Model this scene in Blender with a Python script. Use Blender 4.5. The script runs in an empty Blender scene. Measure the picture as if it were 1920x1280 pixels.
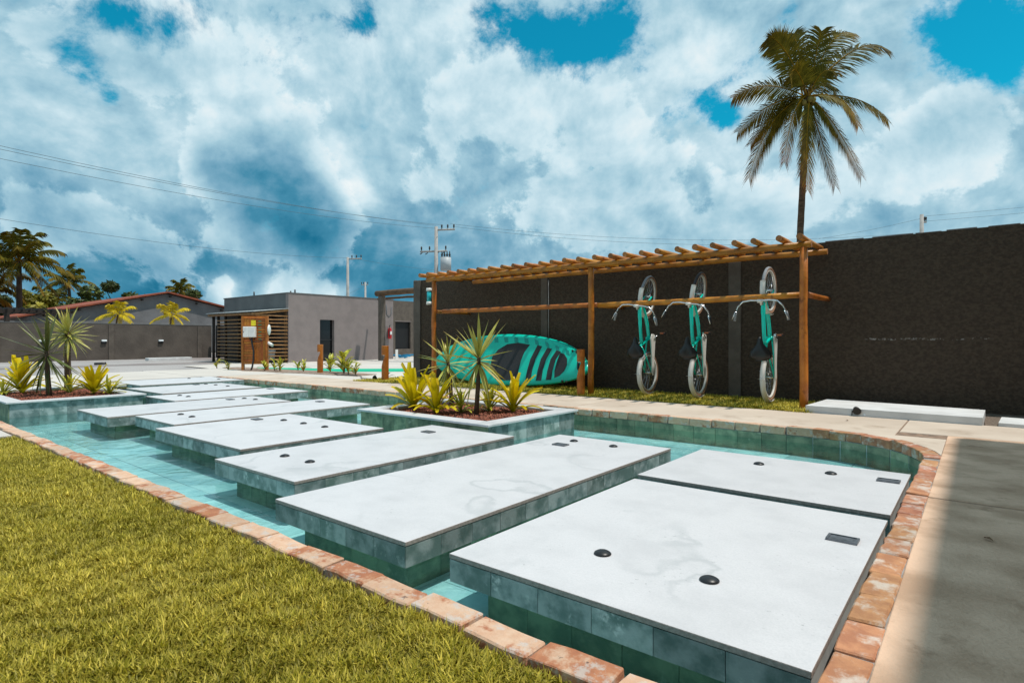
import bpy, bmesh, math, random
import numpy as np
from mathutils import Vector, Matrix, Euler, Quaternion
R = math.radians
rnd = random.Random(7)
sc = bpy.context.scene
col = sc.collection

# ------------------------------------------------------------------ camera
EYE = 0.90
cam_d = bpy.data.cameras.new('camera')
cam = bpy.data.objects.new('camera', cam_d)
col.objects.link(cam)
cam_d.sensor_width = 36.0
cam_d.lens = 20.32
cam_d.shift_y = -0.0021
cam_d.clip_start = 0.05
cam_d.clip_end = 3000
cam.location = (0, 0, EYE)
cam.rotation_euler = (R(90), 0, R(38.92))
sc.camera = cam

# ------------------------------------------------------------------ exposure
vs = sc.view_settings
vs.view_transform = 'Standard'
vs.look = 'None'
vs.gamma = 1.0
vs.exposure = 0.0
vs.use_curve_mapping = False

# ------------------------------------------------------------------ sun and sky
SUN = Vector((0.36, 0.15, 1.0)).normalized()          # direction towards the sun
sun_d = bpy.data.lights.new('sun', 'SUN')
sun_d.energy = 3.7
sun_d.angle = R(1.0)
sun_d.color = (1.0, 0.945, 0.86)
sun = bpy.data.objects.new('sun', sun_d)
col.objects.link(sun)
sun.rotation_euler = SUN.to_track_quat('Z', 'Y').to_euler()
SUN_EL = math.asin(SUN.z)
SUN_ROT = math.atan2(SUN.x, SUN.y)


class NG:
    """small helper that writes node graphs"""
    def __init__(s, nt):
        s.nt = nt; s.n = nt.nodes; s.l = nt.links
    def node(s, t, **kw):
        n = s.n.new(t)
        for k, v in kw.items(): setattr(n, k, v)
        return n
    def put(s, sock, v):
        if isinstance(v, bpy.types.NodeSocket): s.l.new(v, sock)
        elif v is not None:
            if hasattr(sock.default_value, '__len__') and not hasattr(v, '__len__'): v = (v,) * len(sock.default_value)
            if hasattr(sock.default_value, '__len__') and len(sock.default_value) == 4 and len(v) == 3: v = tuple(v) + (1,)
            sock.default_value = v
    def math(s, op, a, b=None, c=None, clamp=False):
        n = s.node('ShaderNodeMath', operation=op, use_clamp=clamp)
        for i, v in enumerate((a, b, c)):
            if v is not None: s.put(n.inputs[i], v)
        return n.outputs[0]
    def vm(s, op, a, b=None, out=0):
        n = s.node('ShaderNodeVectorMath', operation=op)
        s.put(n.inputs[0], a)
        if b is not None: s.put(n.inputs[1], b)
        return n.outputs[out]
    def scale(s, a, f):
        n = s.node('ShaderNodeVectorMath', operation='SCALE')
        s.put(n.inputs[0], a); s.put(n.inputs['Scale'], f)
        return n.outputs[0]
    def noise(s, vec, scale, detail=4, rough=.55, dist=0, out='Fac'):
        n = s.node('ShaderNodeTexNoise')
        s.put(n.inputs['Vector'], vec); n.inputs['Scale'].default_value = scale
        n.inputs['Detail'].default_value = detail; n.inputs['Roughness'].default_value = rough
        n.inputs['Distortion'].default_value = dist
        return n.outputs[out]
    def smooth(s, v, a, b, c=0., d=1.):
        n = s.node('ShaderNodeMapRange', interpolation_type='SMOOTHSTEP')
        s.put(n.inputs[0], v)
        for i, x in enumerate((a, b, c, d)): s.put(n.inputs[i + 1], x)
        return n.outputs[0]
    def lin(s, v, a, b, c=0., d=1.):
        n = s.node('ShaderNodeMapRange')
        s.put(n.inputs[0], v)
        for i, x in enumerate((a, b, c, d)): s.put(n.inputs[i + 1], x)
        return n.outputs[0]
    def mix(s, f, a, b, mode='MIX'):
        n = s.node('ShaderNodeMix', data_type='RGBA', blend_type=mode)
        s.put(n.inputs[0], f); s.put(n.inputs[6], a); s.put(n.inputs[7], b)
        return n.outputs[2]


world = bpy.data.worlds.new('World')
sc.world = world
world.use_nodes = True
g = NG(world.node_tree)
g.n.clear()
w_out = g.node('ShaderNodeOutputWorld')
nish = g.node('ShaderNodeTexSky', sky_type='NISHITA', sun_disc=False, sun_elevation=SUN_EL, sun_rotation=SUN_ROT)
nish.air_density = 1.0; nish.dust_density = 0.6; nish.ozone_density = 2.0
blue = g.mix(1.0, nish.outputs[0], (0.03, 1.02, 1.00), 'MULTIPLY')
bg_blue = g.node('ShaderNodeBackground'); g.put(bg_blue.inputs[0], blue); bg_blue.inputs[1].default_value = 0.125
V = g.vm('NORMALIZE', g.node('ShaderNodeTexCoord').outputs['Generated'])
sep = g.node('ShaderNodeSeparateXYZ'); g.put(sep.inputs[0], V)
vz = g.math('MAXIMUM', sep.outputs[2], 0.0)
flat = g.node('ShaderNodeCombineXYZ'); g.put(flat.inputs[0], sep.outputs[0]); g.put(flat.inputs[1], sep.outputs[1])
g.put(flat.inputs[2], g.math('MULTIPLY', sep.outputs[2], 1.12))
warp = g.scale(g.vm('SUBTRACT', g.noise(flat.outputs[0], 3.0, 1, .5, out='Color'), (.5, .5, .5)), 0.10)
cv = g.vm('ADD', flat.outputs[0], warp)
n_big = g.noise(cv, 2.2, 2, .5)
n_mid = g.noise(g.vm('ADD', cv, (3.1, 7.7, 1.3)), 4.6, 11, .56)
n_sun = g.noise(g.vm('ADD', cv, (3.1 + .008, 7.7 + .008, 1.3 + .026)), 4.6, 11, .56)
n_fine = g.noise(cv, 11.0, 9, .66)


def blobs(items):
    """sum of soft round patches given by compass direction (deg), elevation (deg), radius, weight"""
    tot = None
    for az, el, r, a in items:
        c = Vector((-math.sin(R(az)) * math.cos(R(el)), math.cos(R(az)) * math.cos(R(el)), math.sin(R(el))))
        d2 = g.vm('DOT_PRODUCT', V, tuple(c * (2.885 / r ** 2)), out=1)
        e = g.math('POWER', 2.0, g.math('SUBTRACT', d2, 2.885 / r ** 2))
        tot = g.math('MULTIPLY', e, a) if tot is None else g.math('MULTIPLY_ADD', e, a, tot)
    return tot


gaps = blobs([(75.7, 24.5, 0.042, -0.34), (73.4, 24.6, 0.04, -0.34), (71.2, 25.1, 0.041, -0.34), (69.1, 25.2, 0.029, -0.28), (76.0, 21.5, 0.027, -0.3), (74.7, 20.6, 0.023, -0.26), (73.7, 18.9, 0.014, -0.3), (76.9, 22.2, 0.021, -0.2), (52.9, 27.9, 0.03, -0.24), (54.4, 27.1, 0.023, -0.16), (49.4, 30.0, 0.036, -0.22), (46.8, 29.8, 0.036, -0.22), (42.1, 29.2, 0.041, -0.24), (39.7, 28.0, 0.046, -0.26), (34.7, 28.3, 0.064, -0.27), (32.1, 27.4, 0.055, -0.24), (27.4, 28.5, 0.054, -0.24), (29.5, 26.2, 0.041, -0.22), (36.8, 26.7, 0.037, -0.16), (20.1, 21.3, 0.029, -0.3), (18.1, 20.0, 0.025, -0.3), (19.1, 19.2, 0.021, -0.24), (8.0, 20.8, 0.026, -0.16), (3.0, 24.7, 0.036, -0.3), (1.1, 23.5, 0.041, -0.3), (-0.8, 22.2, 0.04, -0.28), (1.1, 21.2, 0.028, -0.26), (-1.1, 19.9, 0.03, -0.28), (-2.9, 18.8, 0.032, -0.24), (-3.8, 22.7, 0.044, -0.2)])
dens = g.math('ADD', g.math('ADD', g.math('MULTIPLY', gaps, 1.22), g.smooth(vz, .16, .40, .60, .42)), g.math('ADD', g.math('MULTIPLY', g.math('SUBTRACT', n_fine, .5), 1.75), g.math('MULTIPLY', g.math('SUBTRACT', n_mid, .5), 1.0)))
mask = g.smooth(dens, -.17, .26)
shade_b = blobs([(61.9, 15.0, 0.083, -0.16), (63.2, 11.7, 0.082, -0.18), (59.2, 9.6, 0.081, -0.26), (55.9, 8.6, 0.052, -0.2), (52.4, 6.4, 0.098, -0.36), (59.2, 5.7, 0.06, -0.2), (43.1, 7.1, 0.11, -0.24), (66.2, 5.0, 0.088, -0.22), (70.3, 6.6, 0.091, -0.16), (75.7, 9.9, 0.091, -0.12), (79.2, 10.2, 0.053, -0.12), (69.5, 4.1, 0.069, -0.26), (50.4, 4.7, 0.072, -0.25), (69.1, 16.3, 0.027, 0.22), (56.7, 17.6, 0.03, 0.22), (54.1, 12.6, 0.026, 0.34), (55.4, 15.1, 0.044, 0.2), (52.4, 14.4, 0.053, 0.12), (65.0, 18.4, 0.073, 0.14), (72.9, 10.7, 0.037, 0.12), (65.2, 4.8, 0.015, 0.55), (65.7, 3.3, 0.019, 0.5), (61.0, 4.4, 0.023, 0.5), (58.5, 4.7, 0.027, 0.5), (55.6, 4.3, 0.024, 0.4), (56.3, 24.0, 0.157, 0.12), (72.1, 20.6, 0.089, 0.1), (36.8, 19.6, 0.184, 0.14), (22.5, 24.5, 0.123, 0.12), (29.0, 14.6, 0.081, 0.06), (23.9, 9.9, 0.115, -0.16), (36.8, 10.2, 0.101, -0.12), (3.9, 14.2, 0.144, 0.05), (7.6, 10.5, 0.068, -0.12), (3.2, 18.1, 0.064, 0.12), (42.1, 15.7, 0.074, -0.06), (13.3, 12.0, 0.097, -0.06), (78.0, 15.5, 0.094, 0.04), (78.6, 22.2, 0.053, 0.14), (79.2, 6.3, 0.079, -0.16), (74.0, 3.3, 0.086, -0.25)])
heaps = blobs([(64.5, 15.4, 0.073, 0.42), (59.2, 16.2, 0.06, 0.4), (61.9, 12.3, 0.083, 0.45), (57.5, 11.7, 0.06, 0.42), (56.3, 9.1, 0.052, 0.35), (66.9, 15.3, 0.036, 0.26), (61.0, 9.5, 0.076, 0.3), (52.9, 10.9, 0.027, 0.22), (78.6, 9.9, 0.04, 0.34), (75.0, 9.6, 0.05, 0.32), (71.0, 7.4, 0.053, 0.26), (1.5, 18.1, 0.055, 0.26), (3.5, 15.0, 0.079, 0.3), (-0.5, 15.4, 0.067, 0.28), (7.6, 13.6, 0.068, 0.22), (72.1, 21.3, 0.059, 0.26), (66.2, 24.1, 0.088, 0.3), (74.3, 22.1, 0.029, 0.2), (59.2, 24.5, 0.094, 0.26), (78.6, 21.9, 0.053, 0.28), (36.8, 21.9, 0.101, 0.26), (29.5, 23.0, 0.082, 0.22), (42.1, 24.6, 0.074, 0.2), (23.0, 18.4, 0.07, 0.22), (27.4, 15.5, 0.081, 0.26), (36.8, 12.8, 0.083, 0.24), (46.3, 15.6, 0.073, 0.24), (65.7, 3.1, 0.021, 0.4), (65.2, 5.0, 0.013, 0.32), (60.6, 4.3, 0.029, 0.36), (57.8, 4.5, 0.031, 0.36), (31.6, 11.2, 0.082, 0.28), (23.5, 9.9, 0.07, 0.3), (15.9, 11.3, 0.075, 0.24), (45.8, 12.2, 0.064, 0.22)])
relief = g.math('MULTIPLY', g.math('SUBTRACT', n_mid, n_sun), 1.6)
puff = g.math('MULTIPLY', g.math('SUBTRACT', n_big, .5), .28)
wisp = g.math('MULTIPLY', g.math('SUBTRACT', n_fine, .5), .29)
edge = g.smooth(dens, .05, .25, .10, .0)
b1 = g.math('ADD', g.math('ADD', g.math('ADD', relief, puff), wisp), g.math('ADD', g.math('MULTIPLY', shade_b, .80), g.math('ADD', edge, .57)))
field = g.math('ADD', g.math('SUBTRACT', heaps, .20), g.math('ADD', g.math('MULTIPLY', g.math('SUBTRACT', n_mid, .5), 1.0), g.math('MULTIPLY', g.math('SUBTRACT', n_fine, .5), .62)))
m2 = g.smooth(field, -.02, .07)
b2 = g.math('ADD', g.math('SUBTRACT', .76, g.math('MULTIPLY', g.math('MINIMUM', g.math('MAXIMUM', field, 0.), .45), .72)), g.math('ADD', g.math('MULTIPLY', relief, 1.1), g.math('ADD', wisp, g.math('MULTIPLY', shade_b, .55))))
bm_ = g.node('ShaderNodeMix', data_type='FLOAT'); g.put(bm_.inputs[0], m2); g.put(bm_.inputs[2], b1); g.put(bm_.inputs[3], b2)
b = bm_.outputs[0]
ramp = g.node('ShaderNodeValToRGB')
cr = ramp.color_ramp
cr.elements[0].position = 0.0; cr.elements[0].color = (.012, .16, .28, 1)
cr.elements[1].position = 1.0; cr.elements[1].color = (.90, .945, .95, 1)
for p, c in ((.20, (.06, .26, .40, 1)), (.40, (.20, .41, .55, 1)), (.58, (.38, .60, .71, 1)), (.78, (.64, .81, .88, 1))):
    e = cr.elements.new(p); e.color = c
g.put(ramp.inputs[0], b)
bg_cloud = g.node('ShaderNodeBackground'); g.put(bg_cloud.inputs[0], ramp.outputs[0]); bg_cloud.inputs[1].default_value = 1.0
mx = g.node('ShaderNodeMixShader')
g.put(mx.inputs[0], mask); g.l.new(bg_blue.outputs[0], mx.inputs[1]); g.l.new(bg_cloud.outputs[0], mx.inputs[2])
g.l.new(mx.outputs[0], w_out.inputs[0])

# ------------------------------------------------------------------ materials
MATS = {}


def mat(name, c1, c2=None, scale=6., detail=5, lo=.35, hi=.65, rough=.7, bump=0., bscale=40., bdetail=4, rand=0., hue=0., metal=0., coord='Object',
        stretch=None, c3=None, s3=3., lo3=.5, hi3=.7, spec=.4, trans=0., attr=None):
    """principled surface: two noise-mixed colours, an optional third patchy one, optional bump and per-object variation"""
    m = bpy.data.materials.new(name); m.use_nodes = True
    q = NG(m.node_tree); q.n.clear()
    out = q.node('ShaderNodeOutputMaterial'); p = q.node('ShaderNodeBsdfPrincipled')
    q.l.new(p.outputs[0], out.inputs[0])
    vec = q.node('ShaderNodeTexCoord').outputs[coord]
    info = q.node('ShaderNodeObjectInfo').outputs['Random']
    if rand or coord == 'Object':
        vec = q.vm('ADD', vec, q.scale((17.3, 9.1, 23.7), info))
    if stretch: vec = q.vm('MULTIPLY', vec, stretch)
    c = tuple(c1) + (1,)
    if c2 is not None:
        c = q.mix(q.smooth(q.noise(vec, scale, detail), lo, hi), c1, c2)
    if c3 is not None:
        c = q.mix(q.smooth(q.noise(vec, s3, 6, .65), lo3, hi3), c, c3)
    if attr:
        a = q.node('ShaderNodeAttribute', attribute_name=attr)
        c = q.mix(1., c if isinstance(c, bpy.types.NodeSocket) else c1, a.outputs['Color'], 'MULTIPLY')
    if rand or hue:
        h = q.node('ShaderNodeHueSaturation')
        q.put(h.inputs['Color'], c)
        q.put(h.inputs['Value'], q.lin(info, 0, 1, 1 - rand, 1 + rand))
        q.put(h.inputs['Hue'], q.lin(q.math('FRACT', q.math('MULTIPLY', info, 7.31)), 0, 1, .5 - hue, .5 + hue))
        c = h.outputs[0]
    q.put(p.inputs['Base Color'], c)
    p.inputs['Roughness'].default_value = rough; p.inputs['Metallic'].default_value = metal
    p.inputs['Specular IOR Level'].default_value = spec
    if bump:
        bn = q.node('ShaderNodeBump'); bn.inputs['Strength'].default_value = 1.0; bn.inputs['Distance'].default_value = bump
        q.put(bn.inputs['Height'], q.noise(vec, bscale, bdetail, .6)); q.l.new(bn.outputs[0], p.inputs['Normal'])
    if trans:
        t = q.node('ShaderNodeBsdfTranslucent'); q.put(t.inputs[0], c)
        x = q.node('ShaderNodeMixShader'); x.inputs[0].default_value = trans
        q.l.new(p.outputs[0], x.inputs[1]); q.l.new(t.outputs[0], x.inputs[2]); q.l.new(x.outputs[0], out.inputs[0])
    MATS[name] = m
    return m


concrete = mat('pale concrete', (.60, .50, .41), (.50, .405, .325), 1.3, 8, .3, .7, .85, .003, 60, c3=(.36, .27, .20), s3=2.2, lo3=.52, hi3=.78)
concrete_far = mat('bleached paving', (.60, .55, .50), (.51, .465, .425), .6, 7, .3, .7, .85, .002, 30)
walk_m = mat('worn concrete with brown shade tint', (.72, .485, .34), (.48, .305, .20), 3.2, 12, .34, .66, .85, .006, 60, c3=(.27, .155, .09), s3=5.0, lo3=.55, hi3=.80)  # warm brown of the roof shade is put into this concrete's colour
joint_m = mat('dirty joint filler', (.30, .20, .14), (.17, .12, .09), 14, 4, rough=.95)
gravel_m = mat('pale street gravel', (.40, .37, .36), (.30, .28, .275), .35, 9, .35, .65, .95, .03, 26, 8, c3=(.25, .21, .20), s3=.22, lo3=.5, hi3=.62)
earth_m = mat('sandy earth', (.33, .29, .255), (.24, .21, .185), .05, 8, rough=.95)
soil_m = mat('lawn soil', (.07, .055, .03), (.12, .10, .04), 14, 6, rough=.95)
plaster_dark = mat('rough charcoal render', (.088, .064, .046), (.054, .039, .029), 40, 8, .34, .66, .92, .022, 46, 9, c3=(.145, .110, .085), s3=55, lo3=.60, hi3=.76, spec=.15, stretch=(.7, 1, 1))  # pale flecks in the colour stand in for relief lost in shade
plaster_pil = mat('smooth charcoal render', (.125, .102, .084), (.095, .077, .064), 5, 7, rough=.9, bump=.006, bscale=40)
plaster_grey = mat('mauve grey render', (.262, .220, .212), (.222, .187, .181), 2.5, 10, .3, .7, .92, .02, 38, 9, c3=(.175, .147, .142), s3=34, lo3=.56, hi3=.8)
plaster_side = mat('dark grey render', (.135, .138, .140), (.105, .108, .11), 1.2, 7, rough=.92, bump=.01, bscale=12)
plaster_shed = mat('weathered shed render', (.175, .172, .180), (.13, .128, .134), .9, 8, rough=.92, bump=.01, bscale=9)
blockwall = mat('grey block wall render', (.20, .195, .20), (.15, .148, .152), .9, 8, rough=.92)
white_m = mat('white paint', (.78, .78, .76), (.68, .68, .66), 9, 4, rough=.45)
whitestone = mat('white concrete block', (.66, .66, .66), (.56, .555, .55), 3, 8, rough=.8, bump=.003, bscale=50)
black_m = mat('black plastic', (.018, .018, .020), rough=.38)
dark_m = mat('dark interior', (.008, .008, .009), rough=.6)
glass_dark = mat('dark window glass', (.006, .007, .008), rough=.08, spec=.5)
steel_m = mat('brushed steel', (.45, .45, .46), rough=.35, metal=1.)
chrome_m = mat('chrome', (.72, .73, .75), rough=.18, metal=1.)
cover_m = mat('grey steel cover', (.20, .21, .23), (.14, .15, .165), 40, 4, rough=.45, metal=.6)
red_m = mat('extinguisher red', (.50, .012, .018), rough=.3)
yellow_m = mat('yellow notice', (.75, .62, .02), rough=.6)
teal_m = mat('teal frame enamel', (.0, .72, .57), (.0, .66, .52), 3, 2, rough=.2, spec=.6)
tealpaint = mat('green floor paint', (.0, .42, .24), (.0, .36, .21), 1.5, 6, rough=.8)
rubber_dark = mat('dark tyre rubber', (.035, .036, .040), rough=.75)
rubber_grey = mat('grey tyre rubber', (.30, .32, .34), (.2, .21, .23), 80, 2, rough=.75)
tan_m = mat('tan tyre sidewall', (.40, .22, .13), (.32, .17, .10), 20, 3, rough=.7)
cream_m = mat('cream enamel', (.74, .71, .66), rough=.3)
leather_m = mat('black saddle vinyl', (.014, .014, .014), rough=.28)
amber_m = mat('amber reflector', (.62, .16, .05), rough=.3)
log_m = mat('varnished eucalyptus log', (.52, .195, .022), (.33, .105, .012), 5, 7, .3, .7, .42, .004, 30, rand=.2, hue=.010, c3=(.16, .048, .008), s3=9, lo3=.56, hi3=.75)
log_end = mat('sawn log end', (.40, .17, .055), (.28, .10, .03), 30, 4, rough=.7, rand=.25)
log_dark = mat('weathered log', (.125, .07, .035), (.08, .045, .022), 6, 6, rough=.7, rand=.15, bump=.004)
log_grey = mat('dark stained timber', (.022, .016, .013), (.035, .024, .018), 6, 5, rough=.7)
plank_m = mat('orange varnished plank', (.46, .155, .018), (.33, .095, .010), 8, 7, .3, .7, .45, .002, 40, rand=.22, hue=.012)
bollard_m = mat('orange varnished post', (.48, .155, .016), (.33, .09, .008), 9, 7, .3, .7, .45, .003, 30, rand=.08)
slat_m = mat('brown pole slat', (.27, .145, .055), (.19, .095, .032), 7, 6, rough=.6, rand=.2)
marble_edge = mat('raw stone edge', (.38, .325, .295), (.28, .24, .215), 60, 5, rough=.8, bump=.002, bscale=120)
tile_m = mat('grey green stone tile', (.30, .355, .35), (.115, .175, .165), 9, 10, .38, .62, .5, .002, 60, rand=.28, hue=.02, c3=(.52, .56, .55), s3=14, lo3=.58, hi3=.76)
tile_green = mat('green stone tile', (.26, .30, .19), (.12, .165, .105), 8, 10, .38, .62, .5, .002, 60, rand=.28, hue=.02, c3=(.40, .42, .31), s3=12, lo3=.58, hi3=.78)
floor_tile = mat('pool floor tile', (.64, .71, .71), (.38, .50, .52), 2.4, 10, .36, .64, .6, rand=.15, hue=.012, c3=(.76, .80, .79), s3=5, lo3=.55, hi3=.78)
grout_m = mat('tile grout', (.25, .30, .30), (.2, .24, .24), 20, 3, rough=.9)
core_m = mat('slab concrete', (.44, .46, .45), (.36, .38, .375), 10, 5, rough=.9)
mulch_m = mat('red bark chips', (.21, .075, .045), (.12, .042, .026), 25, 3, rough=.9, rand=.2)
mulch_soil = mat('dark red soil', (.10, .035, .022), (.06, .024, .016), 20, 4, rough=.95)
mortar_m = mat('grey mortar', (.34, .31, .29), (.24, .22, .205), 18, 6, rough=.95, bump=.006, bscale=60)
roof_red = mat('red clay roof', (.30, .075, .035), (.20, .05, .028), 3, 6, rough=.85)
sheet_m = mat('pale roofing sheet', (.52, .54, .54), (.42, .44, .44), 2, 5, rough=.6)
cable_m = mat('wire', (.09, .12, .14), rough=.6)
polecon = mat('utility pole concrete', (.42, .40, .38), (.34, .325, .31), 2, 6, rough=.9)
iron_m = mat('grey transformer paint', (.40, .43, .45), rough=.5)
insul_m = mat('dark insulator', (.045, .04, .04), rough=.4)
trunk_m = mat('palm trunk', (.135, .085, .055), (.075, .046, .03), 3, 6, rough=.95, bump=.02, bscale=10, stretch=(1, 1, 5), spec=.1)
trunk_far = mat('far palm trunk', (.10, .07, .05), (.07, .05, .035), 2, 5, rough=.9)
stem_m = mat('plant stem', (.13, .075, .045), (.08, .05, .03), 30, 4, rough=.9, bump=.004)
frond_m = mat('palm frond', (.150, .130, .012), (.075, .075, .007), 2.5, 4, rough=.6, trans=.25, rand=.22, attr='Col', spec=.12)
frond_far = mat('far palm frond', (.15, .13, .012), (.065, .072, .008), .9, 4, rough=.6, trans=.2, rand=.25, attr='Col', spec=.12)
frond_yellow = mat('yellow palm frond', (.62, .47, .010), (.48, .34, .008), 2, 3, rough=.5, trans=.25, rand=.1, attr='Col')
rachis_m = mat('frond rib', (.30, .18, .035), (.22, .12, .025), 4, 3, rough=.5)
leaf_bush = mat('bush leaf', (.075, .095, .016), (.045, .062, .010), 1.2, 4, rough=.55, trans=.2, attr='Col')
leaf_yellowbush = mat('yellow green bush leaf', (.24, .21, .02), (.13, .13, .015), 1.2, 4, rough=.55, trans=.2, attr='Col')
bark_m = mat('bark', (.09, .065, .045), (.05, .038, .028), 4, 5, rough=.95)
brom_m = mat('yellow bromeliad leaf', (.86, .64, .007), (.68, .50, .006), 6, 4, rough=.38, trans=.36, rand=.14, hue=.010, attr='Col')
brom_green = mat('yellow green bromeliad leaf', (.60, .54, .05), (.40, .40, .03), 9, 4, rough=.4, trans=.25, rand=.18, hue=.012, attr='Col')
yucca_m = mat('yucca leaf', (.46, .43, .115), (.33, .32, .07), 4, 4, rough=.35, trans=.18, rand=.2, hue=.01, attr='Col')
yucca_dark = mat('dark yucca leaf', (.11, .125, .032), (.075, .09, .025), 4, 4, rough=.35, trans=.15, rand=.25, hue=.012, attr='Col')
croton_m = mat('croton leaf', (.56, .50, .04), (.20, .22, .02), 14, 3, .42, .58, rough=.4, trans=.22, rand=.25, hue=.02)
board_m = mat('teal board skin', (.0, .58, .43), (.0, .53, .39), 2, 3, rough=.3)
board_shade = mat('deep teal board shade', (.0, .29, .24), rough=.35)
board_rail = mat('lime rail tape', (.50, .56, .16), rough=.4)
pad_m = mat('charcoal deck pad', (.022, .024, .026), (.03, .032, .034), 60, 2, rough=.75)
lamp_teal = mat('teal lamp glass', (.02, .42, .46), rough=.2)
hose_m = mat('blue plastic', (.01, .22, .42), rough=.4)
grass_m = mat('lawn grass blade', (1, 1, 1), rough=.5, trans=.22, attr='Col', spec=.25)
led_m = mat('white lamp body', (.80, .84, .86), rough=.3)


def marble():
    m = bpy.data.materials.new('white marble'); m.use_nodes = True
    q = NG(m.node_tree); p = m.node_tree.nodes['Principled BSDF']
    v = q.node('ShaderNodeTexCoord').outputs['Object']
    info = q.node('ShaderNodeObjectInfo').outputs['Random']
    v = q.vm('ADD', v, q.scale((11.3, 19.1, 0), info))
    w = q.vm('ADD', v, q.scale(q.noise(v, 1.3, 6, .6, out='Color'), .55))
    vein = q.math('ABSOLUTE', q.math('SUBTRACT', q.noise(w, .75, 3, .5), .5))
    vein = q.smooth(vein, .0, .016, 1., 0.)
    vein = q.math('MULTIPLY', vein, q.smooth(q.noise(v, 1.1, 2), .42, .62))
    blot = q.smooth(q.noise(v, 3.2, 9, .62), .38, .72)
    speck = q.smooth(q.noise(v, 46, 5, .65), .60, .70)
    speck = q.math('MULTIPLY', speck, q.smooth(q.noise(v, 3.7, 5), .48, .66))
    fine = q.smooth(q.noise(v, 160, 2, .5), .3, .75)
    c = q.mix(blot, (.625, .612, .628), (.55, .54, .555))
    c = q.mix(q.math('MULTIPLY', fine, .30), c, (.42, .43, .44))
    c = q.mix(q.math('MULTIPLY', vein, .42), c, (.34, .36, .37))
    c = q.mix(q.math('MULTIPLY', speck, .62), c, (.24, .25, .25))
    h = q.node('ShaderNodeHueSaturation'); q.put(h.inputs['Color'], c); q.put(h.inputs['Value'], q.lin(info, 0, 1, .96, 1.04))
    q.put(p.inputs['Base Color'], h.outputs[0])
    p.inputs['Roughness'].default_value = .48
    bn = q.node('ShaderNodeBump'); bn.inputs['Distance'].default_value = .0008
    q.put(bn.inputs['Height'], q.noise(v, 130, 5)); q.l.new(bn.outputs[0], p.inputs['Normal'])
    return m


marble_m = marble()


def brick_material():
    m = bpy.data.materials.new('old reclaimed brick'); m.use_nodes = True
    q = NG(m.node_tree); p = m.node_tree.nodes['Principled BSDF']
    v = q.node('ShaderNodeTexCoord').outputs['Object']
    info = q.node('ShaderNodeObjectInfo').outputs['Random']
    v = q.vm('ADD', v, q.scale((13., 7., 19.), info))
    r2 = q.math('FRACT', q.math('MULTIPLY', info, 5.7))
    c = q.mix(q.smooth(q.noise(v, 14, 6, .6), .3, .7), (.53, .225, .11), (.40, .15, .075))
    pale = q.mix(q.smooth(q.noise(v, 20, 6, .6), .3, .7), (.64, .44, .31), (.57, .34, .22))
    thr = q.lin(info, 0, 1, .38, .70)
    c = q.mix(q.smooth(q.noise(v, 7, 8, .65), thr, q.math('ADD', thr, .1)), pale, c)
    c = q.mix(q.math('MULTIPLY', q.smooth(q.noise(v, 11, 9, .7), .52, .62), .85), c, (.54, .47, .42))
    c = q.mix(q.smooth(q.noise(v, 26, 5, .6), .66, .74), c, (.19, .12, .09))
    h = q.node('ShaderNodeHueSaturation'); q.put(h.inputs['Color'], c); q.put(h.inputs['Value'], q.lin(r2, 0, 1, .82, 1.14))
    q.put(p.inputs['Base Color'], h.outputs[0]); p.inputs['Roughness'].default_value = .9
    bn = q.node('ShaderNodeBump'); bn.inputs['Distance'].default_value = .008
    q.put(bn.inputs['Height'], q.noise(v, 34, 8, .65)); q.l.new(bn.outputs[0], p.inputs['Normal'])
    return m


brick_m = brick_material()
worn_brick_m = mat('worn flush brick', (.50, .235, .12), (.37, .16, .085), 16, 9, .34, .66, .9, .006, 40, rand=.16, hue=.012, c3=(.56, .46, .39), s3=10, lo3=.48, hi3=.66)


def water_material():
    m = bpy.data.materials.new('clear pool water'); m.use_nodes = True
    q = NG(m.node_tree); q.n.clear()
    out = q.node('ShaderNodeOutputMaterial')
    v = q.node('ShaderNodeTexCoord').outputs['Object']
    bn = q.node('ShaderNodeBump'); bn.inputs['Distance'].default_value = .016
    q.put(bn.inputs['Height'], q.math('ADD', q.noise(v, 3.2, 3, .5, .8), q.math('MULTIPLY', q.noise(v, 11, 3), .30)))
    fr = q.node('ShaderNodeFresnel'); fr.inputs[0].default_value = 1.33; q.l.new(bn.outputs[0], fr.inputs['Normal'])
    t = q.node('ShaderNodeBsdfTransparent'); t.inputs[0].default_value = (.645, .91, .91, 1)
    gl = q.node('ShaderNodeBsdfGlossy'); gl.inputs['Roughness'].default_value = .0; q.l.new(bn.outputs[0], gl.inputs['Normal'])
    mxs = q.node('ShaderNodeMixShader')
    q.l.new(fr.outputs[0], mxs.inputs[0]); q.l.new(t.outputs[0], mxs.inputs[1]); q.l.new(gl.outputs[0], mxs.inputs[2])
    q.l.new(mxs.outputs[0], out.inputs[0])
    return m


water_m = water_material()


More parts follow.
